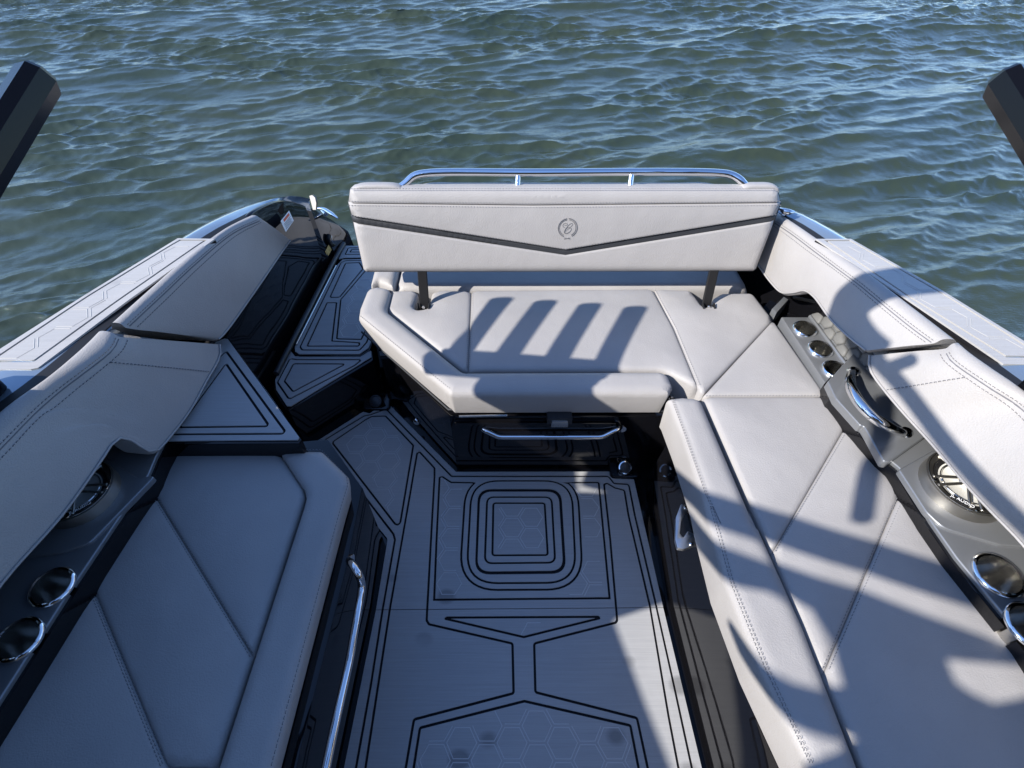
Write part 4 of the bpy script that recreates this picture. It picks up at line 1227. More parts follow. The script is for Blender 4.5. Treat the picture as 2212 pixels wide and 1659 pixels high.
stitch('stitching', [[(-0.6784, 0.9087, 0.4420), (-0.5707, 0.9127, 0.4420), (-0.4760, 0.8218, 0.4420), (-0.4658, 0.7905, 0.4420), (-0.4701, 0.7271, 0.4420), (-0.4851, 0.1382, 0.4420)]], lb, off=0.0035, w=0.002)

# ================================================================== SIDE BOLSTERS
def bolster(name, label, top, seam, bot, side, n=70, mid_bulge=0.006, yc=None, loc=(0, 0, 0.6)):
    root = thing(name, label, 'side cushion', loc, 'padded cushions along the cockpit sides')
    B = np.array(crom(bot, n))
    sg = 1 if B[0, 1] > B[-1, 1] else -1
    fl = np.array([1, sg, 1])
    T, S = (along_y(np.asarray(a, float) * fl, B[:, 1] * sg, yc) * fl for a in (top, seam))
    inn = np.array([-side, 0, 0.0])
    back0 = T + np.array([side * 0.012, 0, -0.05])
    crest = (T * 0.72 + S * 0.28) + np.array([0, 0, 0.013])
    crest2 = (T * 0.25 + S * 0.75) + np.array([0, 0, 0.014])
    Tt = T + np.array([0, 0, -0.006])
    m1 = S * 0.72 + B * 0.28 + inn * mid_bulge
    m2 = S * 0.35 + B * 0.65 + inn * mid_bulge
    b1 = S * 0.06 + B * 0.94 + inn * mid_bulge * 0.45
    b2 = B + np.array([side * 0.012, 0, -0.008])
    b3 = B + np.array([side * 0.06, 0, 0.0])
    rows = [back0, Tt, crest, crest2, S, m1, m2, b1, B, b2, b3]
    o, G = loft('cushion', rows, 'vinyl', root, n, 4, smooth=60)
    bi = 8 * 4
    tube('welt', G[:, bi - 1, :] + np.array([-side * 0.003, 0, 0.001]), 0.0032, 'vinyl', root, 60, 8)
    si = 4 * 4
    lines = []
    for k in (si - 1, si + 1):
        lines.append(G[1:-1, k, :])
    stitch('stitching', lines, root, off=0.0035, w=0.0022, N=(-side * 0.6, -0.1, 0.8))
    tube('seam', G[1:-1, si, :] - np.array([0, 0, 0.0015]), 0.0018, 'thread', root, 60, 6)
    return root, G

LA, LAg = bolster('aft_side_cushion', 'short shaded cushion on the left side next to the warning sticker',
    [(-1.0700, 1.0592, 0.8050), (-1.0426, 1.2045, 0.8000), (-1.0083, 1.3850, 0.7900), (-0.9784, 1.5695, 0.7650), (-0.9627, 1.6453, 0.7500), (-0.9461, 1.7174, 0.7330)],
    [(-1.0292, 1.0566, 0.8000), (-1.0023, 1.2001, 0.7950), (-0.9741, 1.3797, 0.7850), (-0.9458, 1.5891, 0.7570), (-0.9081, 1.7234, 0.7250)],
    [(-0.9705, 1.2779, 0.5500), (-0.9616, 1.2994, 0.5500), (-0.9302, 1.5444, 0.5500), (-0.9050, 1.7955, 0.5500), (-0.8819, 1.8291, 0.5700)], -1, loc=(-0.95, 1.4, 0.6))
LF, LFg = bolster('forward_side_cushion', 'long shaded cushion on the left side curving over the speaker',
    [(-1.0913, 1.0275, 0.8050), (-1.1163, 0.8618, 0.8150), (-1.1570, 0.7541, 0.8200), (-1.205, 0.45, .82), (-1.21, -0.4, .825)],
    [(-1.038, 1.028, .795), (-1.034, 0.984, .792), (-1.055, 0.91, .795), (-1.079, 0.85, .796), (-1.091, 0.81, .797), (-1.100, 0.771, .798), (-1.115, 0.66, .80), (-1.15, 0.40, .805), (-1.16, -0.4, .81)],
    [(-0.9604, 1.2591, 0.545), (-0.9580, 1.2348, 0.524), (-0.9600, 1.11, 0.521), (-0.9631, 0.9984, 0.520), (-0.9790, 0.8912, 0.524), (-0.9880, 0.8450, 0.530), (-0.9964, 0.8300, 0.549), (-1.0102, 0.8270, 0.598), (-1.0190, 0.8225, 0.625), (-1.0259, 0.8009, 0.637), (-1.0316, 0.7472, 0.634), (-1.0498, 0.5970, 0.628), (-1.0813, 0.4333, 0.634), (-1.088, 0.25, 0.634), (-1.095, -0.4, 0.634)], -1, n=210, yc=0.87, loc=(-1.05, 0.6, 0.6))
RA, RAg = bolster('aft_side_cushion', 'sunlit cushion on the right side with a scooped lower edge over three cup holders',
    [(0.9800, 1.7733, 0.7200), (0.9846, 1.6007, 0.7620), (1.0085, 1.4966, 0.7750), (1.0373, 1.3923, 0.7850), (1.0685, 1.2879, 0.7950), (1.1136, 1.1328, 0.8000), (1.1314, 1.0573, 0.8050), (1.1454, 0.9868, 0.8100)],
    [(0.9452, 1.7541, 0.7100), (0.9541, 1.5873, 0.7520), (0.9775, 1.4720, 0.7650), (1.0042, 1.3607, 0.7750), (1.0255, 1.2645, 0.7850), (1.0618, 1.1231, 0.7900), (1.0773, 1.0559, 0.7950), (1.0940, 0.9973, 0.8000)],
    [(0.9288, 1.7155, 0.561), (0.9382, 1.6398, 0.561), (0.9473, 1.5729, 0.560), (0.9602, 1.5021, 0.567), (0.9665, 1.4475, 0.608), (0.9754, 1.4064, 0.649), (0.9824, 1.3634, 0.661), (0.9928, 1.2413, 0.662), (1.0073, 1.1434, 0.674), (1.0170, 1.0876, 0.685)], 1, n=150, loc=(1.0, 1.35, 0.6))
RF, RFg = bolster('forward_side_cushion', 'sunlit cushion on the right side beyond the curved steel handle',
    [(1.1422, 0.9775, 0.8100), (1.1676, 0.8780, 0.8200), (1.1945, 0.8120, 0.8200), (1.21, 0.45, .825), (1.22, -0.4, .83)],
    [(1.1141, 0.9779, 0.8000), (1.1051, 0.9396, 0.8000), (1.1328, 0.8407, 0.8100), (1.1715, 0.7654, 0.8100), (1.16, 0.40, .81), (1.17, -0.4, .815)],
    [(1.0327, 1.0823, 0.6700), (1.0300, 1.0573, 0.6500), (1.0354, 1.0231, 0.6400), (1.0562, 0.9041, 0.6350), (1.0808, 0.7893, 0.6350), (1.0991, 0.6730, 0.6350), (1.1191, 0.5931, 0.6350), (1.1382, 0.5197, 0.6350), (1.155, 0.25, .635), (1.16, -0.4, .635)], 1, n=80, loc=(1.1, 0.6, 0.6))
# cross seam near the aft end of the long cushions
for root, G_, side, c0 in ((LF, LFg, -1, 13), (RF, RFg, 1, 6)):
    ln = G_[c0, 17:31, :]
    stitch('stitching', [ln], root, off=0.004, w=0.003, N=(-side * 0.7, -0.1, 0.6))

# ================================================================== SIDE CONSOLES
def console(name, label, loc):
    return thing(name, label, 'side panel', loc)
rc_ = console('side_console', 'grey moulded side panel on the right holding speaker, handle and cup holders', (1.1, 0.8, 0.3))
ZC = 0.50
shelf = [(1.0002, 1.1351, 0.5000), (1.1774, 1.2991, 0.5000), (1.30, 1.16, .5), (1.36, 0.2, .5), (1.36, -0.4, .5), (1.17, -0.4, .5), (1.1294, 0.3465, 0.5000), (1.0808, 0.5520, 0.5000), (1.0698, 0.6494, 0.5000), (1.0674, 0.8126, 0.5000), (1.0482, 0.8468, 0.5000), (1.0286, 0.9129, 0.5000), (0.9967, 1.0608, 0.5000), (0.9908, 1.0705, 0.5000)]
prism('shelf_body', [(p[0], p[1]) for p in shelf], 0.30, ZC - 0.012, 'black', rc_)
shelf_t = [(p[0] + (0.010 if p[0] < 1.25 else 0), p[1]) for p in shelf]
prism('shelf', shelf_t, ZC - 0.012, ZC, 'grey_gel', rc_, 0.006, 3)
# speaker pod and handle panel
pod = [(1.0663, 0.8012, 0.5120), (1.1942, 0.8655, 0.5120), (1.3740, 0.7472, 0.5120), (1.2638, 0.5770, 0.5120), (1.2109, 0.5811, 0.5120), (1.1566, 0.6020, 0.5120), (1.0915, 0.6277, 0.5120), (1.0747, 0.6721, 0.5120)]
prism('speaker_pod', fillet([p[:2] for p in pod], [.01, 0, 0, 0, .03, .08, .05, .05]), 0.49, 0.508, 'grey_gel', rc_, 0.006, 3)
hp = [(0.9937, 1.1211, 0.5120), (1.1642, 1.2801, 0.5120), (1.2077, 0.9432, 0.5120), (1.1916, 0.9075, 0.5120), (1.0427, 0.8182, 0.5120), (1.0292, 0.8212, 0.5120), (1.0298, 0.9171, 0.5120), (1.0283, 0.9432, 0.5120), (1.0192, 0.9466, 0.5120), (0.9903, 1.0504, 0.5120)]
prism('handle_panel', fillet([p[:2] for p in hp], [.006, .0, .0, .01, .01, .01, .01, .01, .01, .01]), 0.49, 0.518, 'grey_gel', rc_, 0.006, 3)
# cup tray, lower, behind the handle panel
tray = [(0.982, 1.47), (0.998, 1.30), (1.018, 1.08), (1.140, 1.08), (1.115, 1.30), (1.085, 1.47)]
prism('cup_tray', tray, 0.30, 0.482, 'grey_gel', rc_, 0.004)
beam('tray_ridge', (1.082, 1.47, 0.486), (1.124, 1.09, 0.486), 0.012, 0.014, 'grey_gel', rc_)
# quilted lining pocket
pk = thing('storage_pocket', 'quilted grey honeycomb pocket lining beside the three cup holders', 'pocket', (1.1482, 1.4160, 0.4600))
U_ = np.array([0.0, 1.0, 0.0]); V_ = np.array([0.55, 0.0, 0.83]); N_ = np.cross(U_, V_)
q0 = np.array((1.086, 1.46, 0.484)); q1 = np.array((1.126, 1.10, 0.484))
du = (q1 - q0); Lq = np.linalg.norm(du); du /= Lq
vv = np.array([0.55, 0.0, 0.83]); vv -= du * (vv @ du); vv /= np.linalg.norm(vv)
nn = np.cross(du, vv)
if nn[2] < 0:
    nn = -nn
obj('pocket_wall', [q0 - du * .02 - nn * .008, q1 + du * .08 - nn * .008, q1 + du * .08 + vv * .17 - nn * .008, q0 - du * .02 + vv * .17 - nn * .008,
                    q0 - du * .02 - nn * .02, q1 + du * .08 - nn * .02, q1 + du * .08 + vv * .17 - nn * .02, q0 - du * .02 + vv * .17 - nn * .02],
    [(0, 1, 2, 3), (4, 5, 6, 7), (0, 1, 5, 4), (2, 3, 7, 6), (0, 3, 7, 4), (1, 2, 6, 5)], 'grey_gel', pk)
M['quilt'] = vinyl('grey_quilted_lining', (0.13, 0.13, 0.125), 0.6)
hs = 0.027
proto = None
for i in range(9):
    for j in range(4):
        cu = 0.01 + i * hs * 1.55
        cv = 0.01 + j * hs * 1.79 + (hs * 0.895 if i % 2 else 0)
        if cu > Lq + 0.06 or cv > 0.16:
            continue
        V, Fc = [], []
        for rr, hh in ((hs * 0.99, -0.005), (hs * 0.94, -0.001), (hs * 0.72, 0.0015), (hs * 0.25, 0.0025)):
            for k in range(6):
                a = math.pi / 3 * k
                V.append(q0 + du * (cu + rr * math.cos(a)) + vv * (cv + rr * math.sin(a)) + nn * hh)
        for a in range(3):
            for k in range(6):
                k2 = (k + 1) % 6
                Fc.append((a * 6 + k, a * 6 + k2, a * 6 + 6 + k2, a * 6 + 6 + k))
        Fc.append(tuple(range(18, 24)))
        obj('quilt_cell', V, Fc, 'quilt', pk, 80)
# dark moulded corner aft of the cup tray
cb = thing('corner_bin', 'dark glossy corner bin behind the cup holders under the right cushion', 'bin', (1.0984, 1.6030, 0.4200))
bw = [(0.9780, 1.6108, 0.4500), (1.0349, 1.6703, 0.4500), (1.0736, 1.6280, 0.4500), (1.1361, 1.6490, 0.4500), (1.1722, 1.5437, 0.4500), (1.1242, 1.5241, 0.4500), (1.0988, 1.5016, 0.4500), (1.0020, 1.5016, 0.4500)]
prism('bin_floor', [p[:2] for p in bw], 0.30, 0.40, 'black', cb, 0.004)
prism('bin_lip', [p[:2] for p in [(0.9784, 1.5425, 0.4620), (1.0462, 1.6130, 0.4620), (1.0587, 1.5959, 0.4620), (0.9857, 1.5165, 0.4620)]], 0.38, 0.462, 'grey_gel', cb, 0.004)
lathe('bin_cup', [(0.0, 0.0), (0.040, 0.0), (0.046, 0.012), (0.05, 0.014), (0.052, 0.010), (0.052, 0.0)], 'black', cb, ((1.0998, 1.6082, 0.4100)[0], (1.0998, 1.6082, 0.4100)[1], 0.401), 36)

lc_ = console('side_console', 'dark shaded side panel on the left holding speaker and two cup holders', (-1.1, 0.8, 0.3))
shelfL = [(p[0], p[1]) for p in [(-0.9914, 0.8479, 0.5000), (-0.9856, 0.7905, 0.5000), (-1.0074, 0.6130, 0.5000), (-1.0245, 0.4696, 0.5000), (-1.0455, 0.2265, 0.5000)]]
shelfL = [(-1.32, 1.06)] + [(-1.0, 1.02)] + [(p[0] - 0.008, p[1]) for p in shelfL] + [(-1.12, -0.4), (-1.36, -0.4), (-1.36, 0.2)]
prism('shelf_body', shelfL, 0.30, ZC - 0.012, 'black', lc_)
prism('shelf', [(p[0] - 0.008, p[1]) for p in shelfL], ZC - 0.012, ZC, 'grey_gel', lc_, 0.006, 3)
podL = [(-1.0234, 0.7779, 0.5120), (-0.9740, 0.7829, 0.5120), (-1.0397, 0.6114, 0.5120), (-1.0500, 0.5861, 0.5120), (-1.1065, 0.5615, 0.5120), (-1.1740, 0.5514, 0.5120), (-1.2433, 0.5454, 0.5120), (-1.4548, 0.8720, 0.5120), (-1.2452, 0.8997, 0.5120)]
prism('speaker_pod', fillet([p[:2] for p in podL], [.01, .01, .05, .05, .06, .03, 0, 0, 0]), 0.49, 0.508, 'grey_gel', lc_, 0.006, 3)

# ================================================================== CUP HOLDERS
def cup_holder(label, c, r, group='steel cup holders'):
    root = thing('cup_holder', label, 'cup holder', (c[0], c[1], c[2]), group)
    lathe('rim', [(r * 0.90, -0.002), (r * 0.93, 0.004), (r, 0.006), (r * 1.08, 0.004), (r * 1.13, 0.0), (r * 1.13, -0.004)], 'chrome', root, (0, 0, 0), 44, local=True)
    lathe('cup', [(r * 0.91, 0.003), (r * 0.88, -0.03), (r * 0.86, -0.075), (r * 0.80, -0.084), (r * 0.3, -0.086), (0.0, -0.086)], 'steel', root, (0, 0, 0), 44, local=True)
    return root
def drill(o, centres):
    """cut round wells for the cup holders into a panel"""
    for k, (x, y, r) in enumerate(centres):
        V, Fc = [], []
        bpos = base_of(o)
        for z in (-0.6, 0.6):
            for a in range(40):
                t = 2 * math.pi * a / 40
                V.append((x + r * math.cos(t), y + r * math.sin(t), z))
        Fc = [tuple(range(40)), tuple(range(40, 80))] + [(a, (a + 1) % 40, 40 + (a + 1) % 40, 40 + a) for a in range(40)]
        cut = obj('well_cutter', V, Fc, 'black', None)
        md = o.modifiers.new('well', 'BOOLEAN')
        md.operation = 'DIFFERENCE'
        md.solver = 'EXACT'
        md.object = cut
        dg = bpy.context.evaluated_depsgraph_get()
        me = bpy.data.meshes.new_from_object(o.evaluated_get(dg))
        o.modifiers.clear()
        o.data = me
        bpy.data.objects.remove(cut)
        me.set_sharp_from_angle(angle=math.radians(35))
c1, c2, c3 = ((p[0] + 0.012, p[1], p[2]) for p in ((1.0272, 1.4016, 0.4860), (1.0423, 1.2996, 0.4860), (1.0521, 1.2019, 0.4860)))
c4, c5 = (1.1513, 0.5076, 0.5050), (1.1485, 0.3895, 0.5050)
c4, c5 = (c4[0] + 0.012, c4[1], c4[2]), (c5[0] + 0.02, c5[1], c5[2])
c6, c7 = (-1.0831, 0.4789, 0.5050), (-1.0890, 0.3628, 0.5050)
cup_holder('steel cup holder nearest the stern in the row of three on the right', c1, 0.037)
cup_holder('middle steel cup holder in the row of three on the right', c2, 0.037)
cup_holder('steel cup holder half hidden by the handle panel on the right', c3, 0.037)
cup_holder('sunlit oval-looking steel cup holder just forward of the right speaker', c4, 0.05)
cup_holder('steel cup holder cut by the right edge of the picture', c5, 0.05)
cup_holder('shaded cup holder closest to the left speaker', c6, 0.044)
cup_holder('shaded cup holder cut by the left edge of the picture', c7, 0.044)
for ch in list(rc_.children):
    if ch.name.startswith('shelf'):
        drill(ch, [(c4[0], c4[1], 0.0505), (c5[0], c5[1], 0.0505)])
    if ch.name.startswith('cup_tray'):
        drill(ch, [(c1[0], c1[1], 0.0375), (c2[0], c2[1], 0.0375), (c3[0], c3[1], 0.0375)])
for ch in list(lc_.children):
    if ch.name.startswith('shelf'):
        drill(ch, [(c6[0], c6[1], 0.0445), (c7[0], c7[1], 0.0445)])

# ================================================================== SPEAKERS
def speaker(label, c, r, spin, letters_deg, flip):
    root = thing('speaker', label, 'speaker', c, 'round cockpit speakers')
    z0 = 0.0
    lathe('rim', [(r * 0.80, 0.002), (r * 0.82, 0.009), (r * 0.90, 0.011), (r * 0.985, 0.008), (r, 0.0), (r * 1.01, -0.026)], 'speaker_metal', root, (0, 0, 0), 64, local=True)
    lathe('rim_line', [(r * 0.925, 0.0105), (r * 0.93, 0.0122), (r * 0.945, 0.0122), (r * 0.95, 0.0100)], 'steel', root, (0, 0, 0), 64, local=True)
    lathe('surround', [(r * 0.82, 0.0), (r * 0.76, 0.003), (r * 0.70, -0.002), (r * 0.66, -0.002)], 'rubber', root, (0, 0, 0), 48, local=True)
    lathe('cone', [(r * 0.67, -0.002), (r * 0.58, -0.006), (r * 0.40, -0.016), (r * 0.0, -0.022)], 'cone', root, (0, 0, 0), 48, local=True)
    lathe('cone_ring', [(r * 0.62, -0.001), (r * 0.60, 0.001), (r * 0.57, -0.003)], 'steel', root, (0, 0, 0), 48, local=True)
    for k in range(5):
        a = spin + 2 * math.pi * k / 5
        for s in (-1, 1):
            e = np.array([math.cos(a), math.sin(a)])
            nrm = np.array([-e[1], e[0]])
            p = e * r * 0.20 + nrm * s * r * 0.085
            q = e * r * 0.86 + nrm * s * r * 0.13
            beam('spoke', (p[0], p[1], 0.013), (q[0], q[1], 0.010), r * 0.075, 0.006, 'speaker_metal', root, local=True)
        e2 = np.array([math.cos(a), math.sin(a)]) * r * 0.90
        lathe('screw', [(0.0, 0.014), (0.004, 0.0135), (0.005, 0.011)], 'steel', root, (e2[0], e2[1], 0), 12, local=True)
    lathe('hub', [(0.0, 0.021), (r * 0.12, 0.020), (r * 0.17, 0.018), (r * 0.24, 0.015), (r * 0.28, 0.010)], 'speaker_metal', root, (0, 0, 0), 10, local=True)
    lathe('tweeter_mesh', [(0.0, 0.0245), (r * 0.08, 0.0235), (r * 0.135, 0.0205)], 'charcoal', root, (0, 0, 0), 24, local=True)
    a = math.radians(letters_deg)
    rr = r * 0.80
    mt = Matrix.Translation(Vector(c) + Vector((rr * math.cos(a), rr * math.sin(a), 0.0135))) @ Matrix.Rotation(a + (math.pi / 2), 4, 'Z')
    V, Fc = [], []
    for i, t in enumerate(np.linspace(a - 0.30, a + 0.30, 12)):
        for q in (0.73, 0.88):
            V.append((r * q * math.cos(t), r * q * math.sin(t), 0.0115))
    Fc = [(2 * i, 2 * i + 1, 2 * i + 3, 2 * i + 2) for i in range(11)]
    obj('name_plate', V, Fc, 'charcoal', root, local=True)
    text_mesh('lettering', 'JL AUDIO', r * 0.125, 'white_paint', root, mt)
    return root
spR = (1.205, 0.742, 0.533)
spL = (-1.142, 0.718, 0.533)
speaker('sunlit round speaker with metal spokes on the right side panel', spR, 0.102, math.radians(178), 228, False)
speaker('dark shaded round speaker with metal spokes on the left side panel', spL, 0.094, math.radians(2), 312, True)

# ================================================================== GRAB HANDLES AND FITTINGS
a0, a1 = (1.0927, 1.1632, 0.5150), (1.1385, 0.9213, 0.5150)
gh = tube('grab_handle', [a0, (1.0446, 1.1122, 0.5550), (0.9980, 1.0336, 0.5850), (0.9890, 0.9699, 0.5950), (1.0069, 0.9248, 0.5900), (1.0458, 0.9000, 0.5750), (1.0956, 0.8999, 0.5480), a1], [0.011, 0.0125, 0.0145, 0.0155, 0.0155, 0.0145, 0.0125, 0.011], 'chrome', rc_, 60, 18)
lab(gh, 'curved polished steel grab handle')
for q in (a0, a1):
    lathe('mount', [(0.0, 0.010), (0.013, 0.009), (0.018, 0.004), (0.020, 0.0)], 'chrome', gh, (q[0], q[1], 0.5185), 24)

rl = [(-0.4520, 0.6179, 0.3352), (-0.4250, 0.5860, 0.3782), (-0.4050, 0.5615, 0.3803), (-0.4050, 0.5492, 0.3258), (-0.4000, 0.4883, 0.3337), (-0.4000, 0.4303, 0.3318), (-0.4000, 0.3581, 0.3280), (-0.4000, 0.2517, 0.3431), (-0.4000, 0.1671, 0.3512)]
rl = rl + [(-0.40, 0.0, rl[-1][2]), (-0.40, -0.25, rl[-1][2]), (-0.45, -0.3, rl[-1][2])]
gl_ = tube('grab_rail', rl, 0.0105, 'chrome', lb, 80, 16)
lab(gl_, 'long polished steel grab rail')
lathe('mount', [(0.0, -0.012), (0.016, -0.012), (0.016, -0.006), (0.011, 0.0), (0.0, 0.0)], 'chrome', gl_, (rl[0][0], rl[0][1], rl[0][2]), 24, mtx=Matrix.Rotation(math.radians(-90), 3, 'Y'))

# seat hinges
hl = thing('seat_hinge', 'segmented steel hinge along the outer edge of the left bench', 'hinge', (-1.0375, 0.7114, 0.4500), 'steel seat hinges')
hp0, hp1 = np.array((-1.0071, 0.7588, 0.4780)), np.array((-1.0240, 0.6361, 0.4780))
for k in range(5):
    u0, u1 = k / 5 + 0.01, (k + 1) / 5 - 0.01
    beam('knuckle', hp0 + (hp1 - hp0) * u0, hp0 + (hp1 - hp0) * u1, 0.011, 0.010, 'chrome', hl)
hr = thing('seat_hinge', 'segmented steel hinge along the outer edge of the right bench', 'hinge', (1.0709, 0.9203, 0.4500), 'steel seat hinges')
hp0, hp1 = np.array((1.0502, 0.9728, 0.4570)), np.array((1.0724, 0.8584, 0.4570))
for k in range(5):
    u0, u1 = k / 5 + 0.01, (k + 1) / 5 - 0.01
    beam('knuckle', hp0 + (hp1 - hp0) * u0, hp0 + (hp1 - hp0) * u1, 0.009, 0.008, 'chrome', hr)

# steel table bracket on the base of the right bench
bk = thing('table_bracket', 'C-shaped steel bracket on the black base of the right bench', 'bracket', (0.5374, 0.8217, 0.2000))
bz = 0.285
prism('bracket_plate', fillet([p[:2] for p in [(0.4810, 0.7025, 0.2850), (0.4977, 0.7740, 0.2850), (0.5233, 0.8197, 0.2850), (0.5535, 0.8169, 0.2850), (0.5496, 0.7996, 0.2850), (0.5306, 0.7926, 0.2850), (0.5121, 0.7609, 0.2850), (0.4992, 0.7225, 0.2850), (0.5053, 0.7074, 0.2850), (0.5244, 0.7301, 0.2850), (0.5395, 0.7199, 0.2850), (0.5553, 0.7074, 0.2850), (0.5478, 0.6896, 0.2850), (0.4997, 0.6731, 0.2850), (0.4821, 0.6769, 0.2850)]], 0.004, 3), bz - 0.014, bz, 'bracket_metal', bk, 0.002)
for p in ((0.5352, 0.8071, 0.2850), (0.5251, 0.6877, 0.2850)):
    lathe('bolt', [(0.0, 0.005), (0.005, 0.004), (0.0065, 0.0)], 'chrome', bk, (p[0], p[1], bz), 12)
prism('mounting_flange', [((0.5535, 0.8169, 0.2850)[0] - 0.002, (0.5535, 0.8169, 0.2850)[1] + 0.004), ((0.5535, 0.8169, 0.2850)[0] + 0.008, (0.5535, 0.8169, 0.2850)[1] + 0.004), ((0.5530, 0.6975, 0.2850)[0] + 0.008, (0.5511, 0.6896, 0.2850)[1]), ((0.5530, 0.6975, 0.2850)[0] - 0.002, (0.5511, 0.6896, 0.2850)[1])], bz - 0.05, bz - 0.015, 'bracket_metal', bk)

# floor lights
def floor_light(label, c, bez):
    root = thing('floor_light', label, 'light fitting', c, 'round courtesy lights by the floor')
    mt = Matrix.Rotation(math.radians(35), 3, 'X')
    lathe('bezel', [(0.019, 0.002), (0.021, 0.005), (0.025, 0.004), (0.027, 0.0), (0.027, -0.012), (0.016, -0.02)], bez, root, (0, 0, 0), 36, local=True, mtx=mt)
    lathe('lens', [(0.0, 0.004), (0.012, 0.0035), (0.020, 0.001)], 'charcoal', root, (0, 0, 0), 30, local=True, mtx=mt)
    return root
f1, f2 = (0.4321, 1.1148, 0.0350), (-0.5796, 1.4508, 0.0300)
floor_light('round chrome courtesy light in the corner below the stern seat', f1, 'chrome')
floor_light('dark round courtesy light at the foot of the boarding step', f2, 'charcoal')
fb = thing('drain_fitting', 'small oval chrome fitting at the foot of the angled seat base', 'fitting', (-0.3856, 1.3247, 0.0500))
lathe('cap', [(0.0, 0.006), (0.010, 0.005), (0.015, 0.0), (0.015, -0.01)], 'chrome', fb, (0, 0, 0), 24, local=True, mtx=Matrix.Rotation(math.radians(60), 3, 'X'))
for c_, nm in ((f1, 0), (f2, 1)):
    prism('light_plinth', fillet([(c_[0] - .055, c_[1] - .028), (c_[0] + .06, c_[1] - .028), (c_[0] + .06, c_[1] + .06), (c_[0] - .055, c_[1] + .06)], .02), -0.01, 0.012, 'black', boat, 0.005)

# warning sticker and tag on the glossy wall
ws = thing('warning_sticker', 'white warning sticker with red header on the black walkthrough wall', 'sticker', (-0.9090, 1.9170, 0.6030))
sp = [(-0.9095, 1.9682, 0.6198), (-0.9095, 1.9783, 0.5689), (-0.9095, 1.8764, 0.5792), (-0.9095, 1.8665, 0.6331)]
obj('label_sheet', sp + [(p[0] + 0.0012, p[1], p[2]) for p in sp], [(0, 1, 2, 3), (4, 5, 6, 7), (0, 1, 5, 4), (1, 2, 6, 5), (2, 3, 7, 6), (3, 0, 4, 7)], 'white_paint', ws)
s0, s1, s2, s3 = (np.array(p) for p in sp)
def on_st(u, v): return s3 + (s0 - s3) * u + (s2 - s3) * v + np.array([0.0016, 0, 0])
obj('header', [on_st(*q) for q in ((.22, .08), (.88, .08), (.88, .30), (.22, .30))], [(0, 1, 2, 3)], 'red_print', ws)
for k in range(5):
    v = 0.40 + k * 0.11
    obj('text_line', [on_st(*q) for q in ((.12, v), (.90 - 0.08 * (k % 2), v), (.90 - 0.08 * (k % 2), v + .045), (.12, v + .045))], [(0, 1, 2, 3)], 'ink', ws)
tg = thing('hang_tag', 'small tan card tag hanging on the black walkthrough wall', 'tag', (-0.9000, 2.2201, 0.2613))
tp = [(-0.9000, 2.2458, 0.2790), (-0.9000, 2.2604, 0.2375), (-0.9000, 2.1891, 0.2473), (-0.9000, 2.1778, 0.2833)]
obj('card', tp + [(p[0] + 0.0015, p[1], p[2]) for p in tp], [(0, 1, 2, 3), (4, 5, 6, 7), (0, 1, 5, 4), (1, 2, 6, 5), (2, 3, 7, 6), (3, 0, 4, 7)], 'tag', tg)
hk = thing('wall_hook', 'black curved hook on the glossy walkthrough wall above the tan tag', 'hook', (-0.9000, 2.2888, 0.2742))
tube('hook', [(-0.8950, 2.2675, 0.3180), (-0.8950, 2.2487, 0.3064), (-0.8950, 2.2517, 0.2822), (-0.8950, 2.2859, 0.2468), (-0.8950, 2.3110, 0.2353)], [0.012, 0.010, 0.009, 0.008, 0.006], 'rubber', hk, 24, 12)
tube('trim', [(-0.8850, 2.2762, 0.3109), (-0.8850, 2.2648, 0.2897), (-0.8850, 2.2717, 0.2626), (-0.8850, 2.2841, 0.2513)], 0.0022, 'chrome', hk, 24, 8)

# stern light and cleats
sl = thing('stern_light', 'polished steel stern light on the left corner of the stern', 'light fitting', (-0.8595, 2.1073, 0.5800))
rows = [[(-0.8684, 2.1243, 0.6000), (-0.8480, 2.1109, 0.6000), (-0.8261, 2.0583, 0.6000)], [(-0.8840, 2.1660, 0.5700), (-0.8615, 2.1455, 0.5700), (-0.8431, 2.0987, 0.5700)], [(-0.8809, 2.1536, 0.5200), (-0.8739, 2.1536, 0.5200), (-0.8672, 2.1496, 0.5200)]]
V = [(-0.8680, 2.1151, 0.6050), (-0.8582, 2.1218, 0.6050), (-0.8446, 2.1109, 0.6000), (-0.8349, 2.0827, 0.5900), (-0.8438, 2.0797, 0.5600), (-0.8561, 2.0797, 0.5600)]
n_ = len(V)
V2 = [(p[0] + 0.002, p[1] + 0.012, p[2] - 0.004) for p in V]
obj('housing', V + V2, [tuple(range(n_)), tuple(range(n_, 2 * n_))] + [(i, (i + 1) % n_, n_ + (i + 1) % n_, n_ + i) for i in range(n_)], 'charcoal', sl, 60)
cl = thing('stern_cleat', 'polished steel cleat beyond the left corner of the stern', 'cleat', (-0.9058, 2.3616, 0.3800))
tube('horn', [(-0.9578, 2.3741, 0.4000), (-0.9254, 2.3682, 0.4000), (-0.8773, 2.3271, 0.4000), (-0.8327, 2.2812, 0.4000)], [0.004, 0.010, 0.010, 0.004], 'chrome', cl, 24, 12)
tube('foot', [(-0.9413, 2.4012, 0.3700), (-0.9185, 2.3714, 0.3700)], 0.012, 'chrome', cl, 8, 10)
cr_ = thing('deck_cleat', 'polished steel cleat on the right gunwale beside the backrest', 'cleat', (0.9734, 1.7226, 0.7600))
tube('horn', [(0.9456, 1.7104, 0.7750), (0.9559, 1.6965, 0.7750), (0.9728, 1.6891, 0.7750), (0.9894, 1.6891, 0.7750)], [0.004, 0.010, 0.010, 0.004], 'chrome', cr_, 24, 12)
tube('foot', [(0.9648, 1.7032, 0.7650), (0.9904, 1.7442, 0.7350)], 0.010, 'chrome', cr_, 8, 10)

